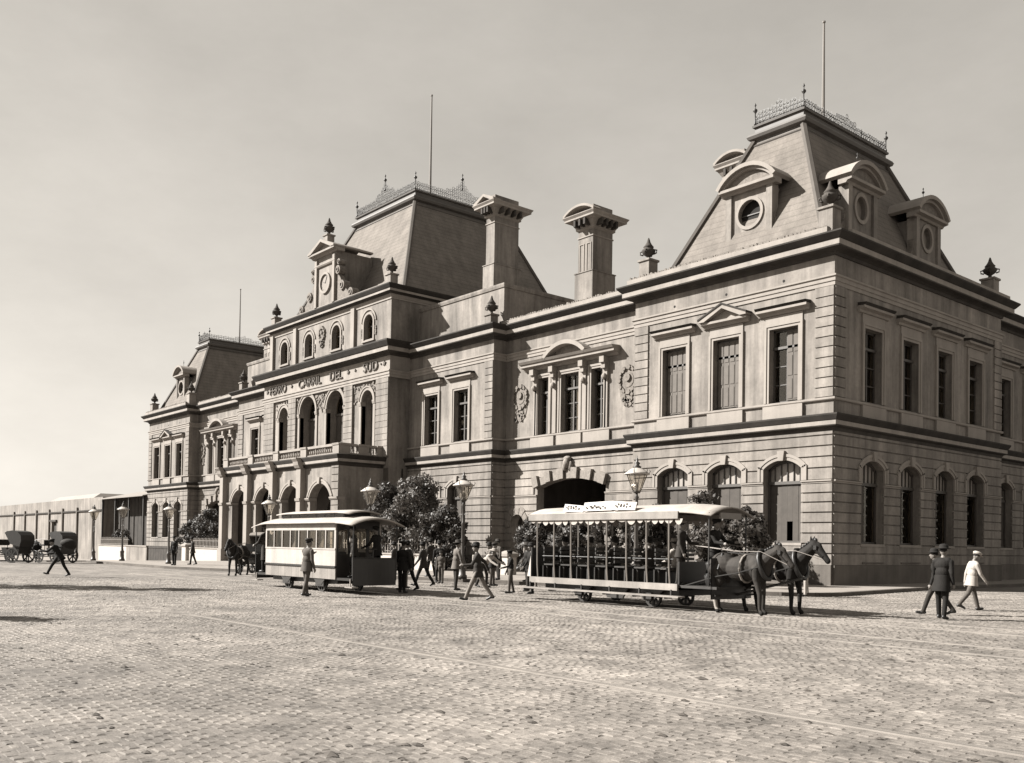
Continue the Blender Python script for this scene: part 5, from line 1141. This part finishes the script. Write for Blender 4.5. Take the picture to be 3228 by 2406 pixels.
def horse(loc, rz, label, coat='bay', head=0., sc=1., group='horses in harness', legs=(0, .1, -.05, .06), sock=False, harness=True):
    t = top('horse', loc, label, 'horse', rz, group); t.scale = (sc, sc, sc); B = 'b'
    p = [(B, 'e', (.62, 0, 1.16), .34, .25, .34), (B, 'e', (.15, 0, 1.13), .50, .30, .32), (B, 'e', (-.42, 0, 1.20), .38, .28, .33), (B, 'e', (-.62, 0, 1.12), .24, .25, .30), (B, 'e', (.48, 0, 1.36), .26, .14, .16),
         (B, 't', [(.70, 0, 1.25), (.98, 0, 1.52 + head * .5), (1.18, 0, 1.70 + head)], [.24, .165, .12]),
         (B, 't', [(1.16, 0, 1.74 + head), (1.32, 0, 1.58 + head), (1.52, 0, 1.36 + head)], [.115, .105, .070]), (B, 'e', (1.24, 0, 1.66 + head), .15, .085, .14), (B, 'e', (1.54, 0, 1.33 + head), .075, .062, .075),
         (B, 't', [(1.12, .06, 1.80 + head), (1.13, .08, 1.94 + head)], [.04, .012]), (B, 't', [(1.12, -.06, 1.80 + head), (1.13, -.08, 1.94 + head)], [.04, .012])]
    for i, (sx, sy) in enumerate(((1, 1), (1, -1), (-1, 1), (-1, -1))):
        q = legs[i]; y = sy * .16; low = 's' if (sock and i == 3) else 'b'
        if sx > 0: p += [(B, 't', [(.66, y, 1.12), (.62 + q * .4, y, .86)], [.14, .10]), (B, 't', [(.62 + q * .4, y, .86), (.64 + q, y, .50)], [.09, .062]), (low, 't', [(.64 + q, y, .50), (.63 + q * 1.1, y, .14)], [.062, .046]), (low, 't', [(.63 + q * 1.1, y, .14), (.67 + q * 1.1, y, .07)], [.042, .045]), ('h', 't', [(.66 + q * 1.1, y, .07), (.69 + q * 1.1, y, .045)], [.05, .062])]
        else: p += [(B, 't', [(-.55, y, 1.10), (-.44 + q * .4, y, .82)], [.20, .12]), (B, 't', [(-.44 + q * .4, y, .82), (-.70 + q, y, .54)], [.11, .062]), (low, 't', [(-.70 + q, y, .54), (-.64 + q, y, .15)], [.066, .048]), (low, 't', [(-.64 + q, y, .15), (-.60 + q, y, .07)], [.044, .046]), ('h', 't', [(-.61 + q, y, .07), (-.58 + q, y, .045)], [.05, .062])]
    me = union_mesh(p, .021, {'b': coat, 'h': 'hoof', 's': 'sock'}, 'horse_body'); o = bpy.data.objects.new('body', me); COL.objects.link(o); o.parent = t
    mb = MB(); mb.tube([(-.78, 0, 1.32), (-.90, 0, 1.22), (-.93, 0, .9), (-.90, .02, .55)], [.05, .07, .075, .02], 8); mb.obj('tail', 'mane', t, True)
    mb = MB()
    for i in range(9): f = i / 8; x = .62 + .52 * f; z = 1.48 + (.34 + head) * f; mb.tube([(x, 0, z + .04), (x - .05, .10, z - .02), (x - .07, .14, z - .2)], [.035, .03, .01], 5)
    mb.sphere((1.2, 0, 1.83 + head), .07, .05, .06, 6, 4); mb.obj('mane', 'mane', t, True)
    if harness:
        mb = MB(); n = 14; P = []
        for i in range(n + 1): a = 2 * math.pi * i / n; P.append((.80 - .10 * math.sin(a), .26 * math.cos(a), 1.24 + .36 * math.sin(a)))
        mb.tube(P, .055, 6); mb.obj('collar', 'leather', t, True)
        mb = MB(); P = [(.28, .335 * math.cos(2 * math.pi * i / n), 1.13 + .345 * math.sin(2 * math.pi * i / n)) for i in range(n + 1)]; mb.tube(P, .03, 5); mb.obj('girth', 'brass', t)
        mb = MB(); mb.tube([(.78, 0, 1.58), (.3, 0, 1.49), (-.2, 0, 1.53), (-.6, 0, 1.48), (-.8, 0, 1.34)], .022, 5); mb.tube([(-.38, .30, 1.1), (-.36, .15, 1.5), (-.36, -.15, 1.5), (-.38, -.30, 1.1)], .02, 5); mb.obj('back_strap', 'leather', t)
        for sy in (1, -1): mb = MB(); mb.tube([(.78, sy * .27, 1.18), (.2, sy * .33, 1.02), (-.4, sy * .31, .92), (-1.5, sy * .30, .62)], .018, 5); mb.obj('trace', 'leather', t)
        mb = MB(); mb.tube([(1.18, .125, 1.70 + head), (1.44, .085, 1.42 + head)], .014, 4); mb.tube([(1.18, -.125, 1.70 + head), (1.44, -.085, 1.42 + head)], .014, 4); mb.box(1.22, 1.30, .10, .13, 1.60 + head, 1.70 + head); mb.box(1.22, 1.30, -.13, -.10, 1.60 + head, 1.70 + head); mb.tube([(1.46, .085, 1.44 + head), (1.46, 0, 1.5 + head), (1.46, -.085, 1.44 + head)], .014, 4); mb.obj('bridle', 'leather', t)
        for sy in (1, -1): mb = MB(); mb.tube([(1.46, sy * .09, 1.36 + head), (.8, sy * .2, 1.56), (0, sy * .12, 1.56), (-1.4, sy * .06, 1.7)], .010, 4); mb.obj('rein', 'brass', t)
    return t
horse((7.85, -17.55, 0), R(2), 'near bay tram horse with white hind stocking', 'bay', -.10, 1.03, legs=(.02, .12, -.02, .12), sock=True)
horse((8.15, -16.45, 0), R(1), 'darker tram horse harnessed beyond the bay one', 'brown', .0, 1.05, legs=(.05, .02, .1, -.06))
mb = MB(); mb.tube([(7.3, -17.0, .42), (9.4, -17.0, .95)], .035, 6); mb.tube([(7.4, -17.9, .44), (7.4, -16.1, .44)], .03, 6); mb.obj('draw_pole', 'iron', TB)
# ================================================================== carriages
M['hoodc'] = mat('carriage_hood', .028, .3, 4, .2, 20, rough=.55)
def carriage(loc, rz, label, hooded=True, group='horse carriages at the stand', light=False):
    t = top('horse_carriage', loc, label, 'carriage', rz, group)
    mb = MB(); mb.prism([(-.95, .62), (.05, .55), (.35, .70), (.42, 1.02), (.10, 1.02), (-.05, .84), (-.45, .86), (-.55, 1.2), (-1.02, 1.25)], -.55, .55); mb.obj('body', 'tramd', t)
    mb = MB(); mb.box(.75, 1.15, -.5, .5, 1.15, 1.25); mb.box(.70, .76, -.5, .5, 1.2, 1.55); mb.box(.7, 1.2, -.45, .45, .75, .82); mb.tube([(.8, -.4, .8), (.8, -.4, 1.2)], .02, 5); mb.tube([(.8, .4, .8), (.8, .4, 1.2)], .02, 5); mb.obj('driver_seat', 'leather', t)
    if hooded:
        mb = MB(); n = 12; A = []
        for i in range(n + 1):
            a = math.pi * (.02 + .72 * i / n); A.append((-.45 - .62 * math.cos(math.pi - a) * -1, 1.18 + .88 * math.sin(a)))
        prof = [(-1.08, 1.1), (-1.2, 1.5), (-1.15, 1.85), (-.9, 2.08), (-.5, 2.16), (-.05, 2.1), (.12, 2.0)]
        for (p, q) in zip(prof[:-1], prof[1:]): mb.add([(p[0], -.62, p[1]), (q[0], -.62, q[1]), (q[0], .62, q[1]), (p[0], .62, p[1]), (p[0] + .02, -.6, p[1] - .04), (q[0] + .02, -.6, q[1] - .04), (q[0] + .02, .6, q[1] - .04), (p[0] + .02, .6, p[1] - .04)], [(0, 1, 2, 3), (7, 6, 5, 4), (0, 4, 5, 1), (2, 6, 7, 3)])
        for y in (-.62, .60): mb.prism(prof + [(-.35, 1.25), (-.9, 1.12)], y, y + .02)
        mb.obj('folding_hood', 'hoodc' if not light else 'rod', t)
    for x, r, in ((-.62, .52), (.92, .42)):
        for y in (-.72, .72): mb = MB(); wheel(mb, x, y, r, .05, 20); mb.obj('wheel', 'iron', t)
        mb = MB(); mb.tube([(x, -.72, r), (x, .72, r)], .03, 6); mb.prism([(x - .4, r + .12), (x, r + .02), (x + .4, r + .12), (x, r + .22)], -.5, -.44); mb.prism([(x - .4, r + .12), (x, r + .02), (x + .4, r + .12), (x, r + .22)], .44, .5); mb.obj('axle_and_springs', 'iron', t)
    for y in (-.42, .42): mb = MB(); mb.tube([(1.1, y, .6), (1.9, y, .85), (3.3, y, 1.0)], .03, 6); mb.obj('shaft', 'timber', t)
    mb = MB(); mb.box(-.5, .95, -.06, .06, .5, .58); mb.obj('perch', 'iron', t)
    return t
for (x, y, a, lb, lh, li) in ((-23.0, -16.1, 311, 'hooded cab standing before the porch left of the closed tram', 'cab horse facing the street in front of the porch', True), (-47.4, -22.3, 215, 'dark hooded cab at the left edge of the picture', 'dark horse of the cab at the left edge', False), (-47.0, -19.6, 205, 'dark low hooded cab behind the porter', 'horse of the cab behind the porter', False)):
    carriage((x, y, gz(x)), R(a), lb, True, light=li); horse((x + 2.55 * math.cos(R(a)), y + 2.55 * math.sin(R(a)), gz(x)), R(a), lh, 'brown', -.05, .97)
# ================================================================== people
M['skin'] = mat('skin', .22, .08, 4, .05, 40, rough=.6); M['hair'] = mat('dark_hair', .02, .3, 9, .3, 60)
M['black'] = mat('black_cloth', .016, .25, 6, .3, 40); M['dkgrey'] = mat('dark_grey_cloth', .045, .2, 6, .3, 40); M['midgrey'] = mat('grey_cloth', .12, .15, 6, .3, 40); M['tan'] = mat('tan_cloth', .18, .15, 6, .3, 40)
M['ltgrey'] = mat('light_grey_cloth', .26, .12, 6, .3, 40); M['linen'] = mat('white_linen', .50, .08, 6, .3, 40); M['shoe'] = mat('shoes', .015, .2, 5, .1, 30, rough=.5); M['straw'] = mat('straw_hat', .40, .1, 8, .2, 60); M['sack'] = mat('dark_bundle', .03, .3, 5, .4, 20)
def rot2(v, a): return (v[0] * math.cos(a) + v[2] * math.sin(a), v[1], -v[0] * math.sin(a) + v[2] * math.cos(a))
def person(loc, rz, label, coat='black', trou='black', hat='bowler', H=1.70, lean=.04, legs=((.12, .1), (-.12, .15)), arms=((.2, .25), (-.2, .25)), hatm='black', sit=False, shirt=None, group=None, skirt=True, headdown=0., coatlen=.0):
    t = top('person', loc, label, 'person', R(rz), group); k = H / 1.70; pz = .93
    sh = lambda v: (v[0] * k, v[1] * k, v[2] * k)
    def up(x, y, z): r = rot2((x, y, z), lean); return (r[0], r[1], r[2] + pz)
    parts = []; low = []
    for sgn, (th, kn) in zip((1, -1), legs):
        hip = (0, sgn * .092, pz - .02); kne = (hip[0] + .44 * math.sin(th), hip[1] + sgn * .012, hip[2] - .44 * math.cos(th)); an = (kne[0] + .42 * math.sin(th - kn), kne[1], kne[2] - .42 * math.cos(th - kn))
        ft = th - kn; toe = (an[0] + .17 * math.cos(ft * .5), an[1] + sgn * .03, an[2] - .05 + .17 * math.sin(ft * .5)); low.append(min(an[2] - .075, toe[2] - .035))
        parts += [('t', 't', [hip, kne], [.096, .070]), ('t', 't', [kne, an], [.068, .056]), ('o', 't', [(an[0] - .04, an[1], an[2] - .035), (an[0] + .05, an[1], an[2] - .04), toe], [.042, .046, .034])]
    parts += [('t', 'e', (0, 0, pz), .125, .165, .13)]
    parts += [('c', 'e', up(-.005, 0, .16), .128, .168, .17), ('c', 'e', up(0, 0, .36), .128, .192, .17), ('c', 't', [up(0, .12, .45), up(0, -.12, .45)], [.088, .088]), ('s', 't', [up(.0, 0, .46), up(.015, 0, .56)], [.062, .054])]
    hd = headdown + lean * .4
    def hp(x, y, z): r = rot2((x, y, z), hd); b = up(.02, 0, .56); return (b[0] + r[0], b[1] + r[1], b[2] + r[2])
    parts += [('s', 'e', hp(.015, 0, .125), .098, .076, .118), ('s', 'e', hp(.05, 0, .06), .055, .052, .055), ('s', 't', [hp(.10, 0, .135), hp(.122, 0, .10)], [.014, .018]), ('s', 'e', hp(.0, .078, .11), .022, .012, .03), ('s', 'e', hp(.0, -.078, .11), .022, .012, .03)]
    if shirt: parts += [('w', 't', [up(.125, 0, .46), up(.135, 0, .28)], [.03, .022])]
    for sgn, (a, e, *oo) in zip((1, -1), arms):
        out = oo[0] if oo else .12; s0 = up(0, sgn * .195, .43); el = (s0[0] + .285 * math.sin(a), s0[1] + sgn * .285 * out, s0[2] - .285 * math.cos(a)); wr = (el[0] + .25 * math.sin(a + e), el[1] + sgn * .02 - sgn * .05 * (e > .8), el[2] - .25 * math.cos(a + e))
        d = Vector(wr) - Vector(el); d.normalize(); hn = Vector(wr); pl = hn + d * .085; side = d.cross(Vector((0, 1, 0)));
        if side.length < .1: side = Vector((1, 0, 0))
        side.normalize(); lat = Vector((0, 1, 0))
        parts += [('c', 't', [s0, el], [.064, .052]), ('c', 't', [el, wr], [.050, .040]), ('s', 't', [tuple(hn), tuple(pl)], [.030, .036])]
        for q, ln in ((-.9, .062), (-.3, .072), (.3, .068), (.9, .052)):
            b = pl + side * q * .024; m_ = b + d * ln * .55 - lat * sgn * .012; f = m_ + d * ln * .4 - lat * sgn * .028; parts.append(('s', 't', [tuple(b), tuple(m_), tuple(f)], [.0105, .0095, .008]))
        parts.append(('s', 't', [tuple(hn + side * .025 + d * .02), tuple(hn + side * .055 + d * .055), tuple(hn + side * .058 + d * .085)], [.013, .0115, .009]))
    dz = -min(low) if not sit else 0.
    P2 = []
    mv = lambda v: ((v[0]) * k, v[1] * k, (v[2] + dz) * k)
    for q in parts:
        if q[1] == 't': P2.append((q[0], 't', [mv(v) for v in q[2]], [r * k for r in q[3]]))
        else: P2.append((q[0], 'e', mv(q[2]), q[3] * k, q[4] * k, q[5] * k))
    me = union_mesh(P2, .0155, {'c': coat, 't': trou, 's': 'skin', 'o': 'shoe', 'w': 'linen'}, 'person_body'); o = bpy.data.objects.new('body', me); COL.objects.link(o); o.parent = t
    if skirt:                                        # coat tails
        mb = MB(); n = 16; rings = []
        for z, ex, ey in ((.10, .134, .176), (-.02, .145, .186), (-.12 - coatlen * .4, .165, .20), (-.20 - coatlen, .185, .215)): rings.append([mv(up(ex * math.cos(R(25) + (2 * math.pi - R(50)) * i / n), ey * math.sin(R(25) + (2 * math.pi - R(50)) * i / n), z)) for i in range(n + 1)])
        pts = [p for r_ in rings for p in r_]; w_ = n + 1; mb.add(pts, [(a * w_ + i, a * w_ + i + 1, (a + 1) * w_ + i + 1, (a + 1) * w_ + i) for a in range(3) for i in range(n)]); mb.obj('coat_tails', coat, t, True)
    mb = MB(); c = hp(.0, 0, .16); n = 12
    for i in range(3): pass
    mb.sphere(mv(c), .1 * k, .082 * k, .10 * k, 10, 7); mb.v = [v for v in mb.v]; hr = mb.obj('hair', 'hair', t, True); 
    hr.scale = (.985, .985, .985); hr.location = tuple(x_ * .015 for x_ in mv(hp(-.03, 0, .15)))
    if hat:
        mb = MB(); pr = {'bowler': [(.165, -.005), (.165, .008), (.108, .012), (.112, .06), (.085, .105), (.0, .125)], 'cap': [(.118, -.01), (.122, .02), (.135, .045), (.10, .075), (0, .085)], 'straw': [(.19, -.005), (.19, .01), (.115, .012), (.11, .085), (0, .09)], 'soft': [(.19, -.012), (.19, .004), (.11, .015), (.105, .09), (.05, .11), (0, .10)]}[hat]
        mb.lathe(pr, 0, 0, 0, 14, k)
        if hat == 'cap': mb.add([(.09 * k, -.07 * k, 0), (.19 * k, -.05 * k, -.02 * k), (.19 * k, .05 * k, -.02 * k), (.09 * k, .07 * k, 0)], [(0, 1, 2, 3)])
        ho = mb.obj('hat', hatm, t, True); ho.location = mv(hp(.005, 0, .195)); ho.rotation_euler = (0, hd * .8, 0)
    return t
WALK = ((.42, .10), (-.38, .22)); STAND = ((.05, .04), (-.04, .06)); HANG = ((.08, .2), (-.06, .25))
person((11.75, -14.5, 0), 95, 'man in black suit and bowler walking away at the right', 'black', 'black', 'bowler', 1.74, .12, ((.16, .08), (-.10, .14)), ((.25, .5), (-.15, .3)), shirt=True, coatlen=.10)
person((10.85, -12.9, 0), 200, 'man in dark clothes half hidden beside the black-suited man', 'black', 'dkgrey', 'bowler', 1.70, .06, WALK, HANG)
person((10.45, -9.9, 0), 55, 'man in white jacket and grey trousers walking near the corner', 'linen', 'midgrey', 'cap', 1.68, .10, ((.34, .08), (-.42, .30)), ((-.3, .2), (.3, .3)), hatm='linen', headdown=.4)
person((3.6, -7.7, 0), 215, 'man in light shirt and white trousers beside the horses', 'ltgrey', 'linen', 'soft', 1.66, .18, STAND, ((.7, .6), (.5, .7)), hatm='straw', skirt=False)
person((.42, -20.25, 0), 228, 'striding man in dark jacket and pale trousers between the trams', 'dkgrey', 'ltgrey', 'bowler', 1.70, .05, ((.44, .06), (-.46, .16)), ((.5, 1.0), (-.9, .5, .35)), shirt=True)
person((-4.85, -17.1, 0), 75, 'man seen from behind in tan jacket and dark trousers', 'tan', 'dkgrey', 'soft', 1.72, .05, STAND, ((.15, .3, .3), (.2, .3, .3)), hatm='dkgrey')
person((-5.5, -18.75, 0), 205, 'man in black suit walking in front of the closed tram dash', 'black', 'black', 'bowler', 1.70, .06, ((.30, .06), (-.32, .16)), ((.3, .4), (-.3, .3)), shirt=True)
person((-6.9, -17.9, 0), 60, 'boy in white blouse beside the closed tram dash', 'linen', 'ltgrey', 'straw', 1.40, .05, STAND, HANG, hatm='straw', skirt=False)
person((-11.6, -12.9, .0), 250, 'person in pale jacket and dark trousers near the kerb', 'linen', 'dkgrey', 'soft', 1.62, .03, STAND, HANG, hatm='straw')
person((-9.9, -14.1, 0), 300, 'boy in grey standing in the street by the kerb', 'midgrey', 'midgrey', 'cap', 1.32, .05, STAND, HANG, hatm='dkgrey', skirt=False)
person((-6.4, -14.6, 0), 20, 'stooping man in white shirt behind the striding man', 'linen', 'dkgrey', 'straw', 1.66, .85, ((.25, .3), (-.15, .3)), ((.9, .3), (.8, .3)), hatm='straw', skirt=False)
person((-2.3, -16.65, 0), 240, 'boy in dark jacket and white collar near the tram rear', 'black', 'midgrey', 'cap', 1.42, .04, ((.14, .1), (-.12, .1)), ((.4, .9), (.1, .3)), shirt=True, skirt=False)
person((-1.75, -16.15, 0), 250, 'man in black standing close to the open tram rear', 'black', 'black', 'bowler', 1.66, .03, STAND, HANG)
person((-3.5, -23.85, 0), 100, 'man in grey suit and cap facing the closed tram', 'midgrey', 'midgrey', 'cap', 1.70, .06, ((.14, .05), (-.16, .14)), ((.5, 1.7), (.0, .25)), hatm='dkgrey')
person((-10.15, -22.0, .52), 190, 'driver in dark coat on the rear platform of the closed tram', 'dkgrey', 'black', 'soft', 1.66, .05, STAND, ((.5, .6), (.4, .6)), hatm='ltgrey', coatlen=.3)
pm = person((-21.5, -26.2, 0), 230, 'stooping porter in dark clothes striding at the left', 'black', 'black', 'cap', 1.68, .52, ((.62, .12), (-.36, .22)), ((.9, .7), (.5, .9)), hatm='black', headdown=.1)
def bundle(x, y, z, label):
    r_ = random.Random(3); mb = MB(); mb.sphere((0, 0, 0), .36, .24, .22, 14, 9); mb.v = [tuple(c * (1 + .10 * math.sin(7 * v[0] + 5 * v[1] + 9 * v[2])) for c in v) for v in mb.v]
    o = mb.obj('bundle', 'sack', None, True, label=label, cat='bundle'); o.location = (x, y, z); o.rotation_euler = (0.3, -.3, R(230))
bundle(-21.25, -25.9, 1.42, 'dark bundle carried on the back of the porter')
person((-34.9, -16.1, .13), 300, 'man in black standing beside the lamp before the left pavilion', 'black', 'black', 'bowler', 1.68, .02, STAND, HANG)
person((-36.3, -14.4, .13), 250, 'man in dark coat walking along the white wall at the left', 'dkgrey', 'black', 'bowler', 1.68, .04, ((.2, .1), (-.2, .15)), HANG)
person((-10.6, -13.7, 0), 150, 'man in black coat standing behind the boy in grey', 'black', 'black', 'bowler', 1.70, .03, STAND, HANG)
person((-13.6, -12.0, .13), 190, 'man in dark jacket on the kerb beside the railing', 'dkgrey', 'black', 'bowler', 1.68, .04, ((.2, .1), (-.15, .1)), HANG, shirt=True)
person((-9.6, -11.2, .13), 260, 'man in grey suit on the pavement near the tall lamp', 'midgrey', 'dkgrey', 'soft', 1.70, .03, STAND, HANG, hatm='dkgrey')
person((-8.7, -12.3, 0), 230, 'man in tan jacket leaning beyond the stooping man', 'tan', 'black', 'bowler', 1.68, .15, STAND, ((.5, .6), (.3, .6)))
person((-7.3, -13.4, 0), 40, 'man in black waistcoat beside the stooping man', 'black', 'midgrey', 'cap', 1.68, .08, STAND, ((.4, .6), (.2, .4)), hatm='dkgrey')
person((-5.2, -13.0, 0), 200, 'person in white dress coat on the street by the arch', 'linen', 'ltgrey', 'straw', 1.58, .03, STAND, HANG, hatm='straw', coatlen=.3)
person((-16.6, -11.6, .13), 10, 'man in dark suit near the plinth of the railing', 'black', 'black', 'bowler', 1.68, .03, WALK, HANG)
person((-12.4, -14.8, 0), 215, 'man in dark grey walking beyond the closed tram dash', 'dkgrey', 'dkgrey', 'bowler', 1.70, .05, WALK, HANG, shirt=True)
SITL = ((1.45, 1.4), (1.35, 1.35))
person((6.85, -17.2, .67), 5, 'driver in dark uniform standing at the front of the open tram', 'black', 'black', 'cap', 1.70, .04, STAND, ((.7, .8), (.6, .8)))
person((6.15, -17.75, .67), 20, 'conductor in grey leaning at the front post of the open tram', 'dkgrey', 'dkgrey', 'cap', 1.66, .05, STAND, ((.6, .9), (.1, .3)), hatm='ltgrey')
person((4.72, -17.35, .23), 180, 'seated passenger in dark suit on a tram bench', 'dkgrey', 'dkgrey', 'bowler', 1.66, .08, SITL, ((.5, .7), (.5, .7)), sit=True, skirt=False)
person((5.55, -17.25, .23), 180, 'seated passenger in white jacket on the front tram bench', 'linen', 'ltgrey', 'straw', 1.64, .05, SITL, ((.5, .7), (.4, .8)), hatm='straw', sit=True, skirt=False)

for x, y, c, tr, h, hm, lb in ((1.05, -17.2, 'black', 'dkgrey', 'bowler', 'black', 'seated passenger in black on the rear tram bench'), (1.8, -16.8, 'midgrey', 'midgrey', 'soft', 'dkgrey', 'seated passenger in grey on the second tram bench from the rear'), (3.3, -17.3, 'dkgrey', 'black', 'bowler', 'black', 'seated passenger in dark grey on the middle tram bench')):
    person((x, y, .23), 180, lb, c, tr, h, 1.66, .06, SITL, ((.5, .7), (.45, .75)), hatm=hm, sit=True, skirt=False)

for x, y, a, c, tr, h, hm, H_, lg, lb in ((-8.2, -16.2, 210, 'dkgrey', 'black', 'bowler', 'black', 1.70, WALK, 'man in dark grey walking between the tram dash and the tan jacket'), (-3.4, -14.9, 250, 'black', 'dkgrey', 'soft', 'dkgrey', 1.68, STAND, 'man in black with soft hat left of the boy with white collar'),
        (-4.2, -12.0, 100, 'midgrey', 'black', 'cap', 'dkgrey', 1.66, STAND, 'man in grey jacket seen from behind near the arch'), (-13.0, -10.6, 270, 'black', 'black', 'bowler', 'black', 1.70, STAND, 'man in black on the pavement beside the bushes'),
        (-7.9, -11.0, 240, 'dkgrey', 'midgrey', 'bowler', 'black', 1.70, STAND, 'man in dark jacket and grey trousers on the kerb behind the crowd'), (-4.15, -19.9, 120, 'black', 'black', 'cap', 'black', 1.66, STAND, 'man in black stepping up beside the closed tram dash')):
    person((x, y, .13 if on_pavement(x, y) else 0), a, lb, c, tr, h, H_, .05, lg, ((.25, .4), (.05, .35)), hatm=hm, shirt=(H_ == 1.70))
person((-4.05, -21.0, .52), 200, 'conductor in dark uniform on the open platform of the closed tram', 'black', 'black', 'cap', 1.62, .04, STAND, ((.5, .7), (.3, .5)))
person((-4.25, -21.75, .52), 250, 'passenger in dark coat on the open platform of the closed tram', 'dkgrey', 'black', 'bowler', 1.60, .04, STAND, HANG, shirt=True)
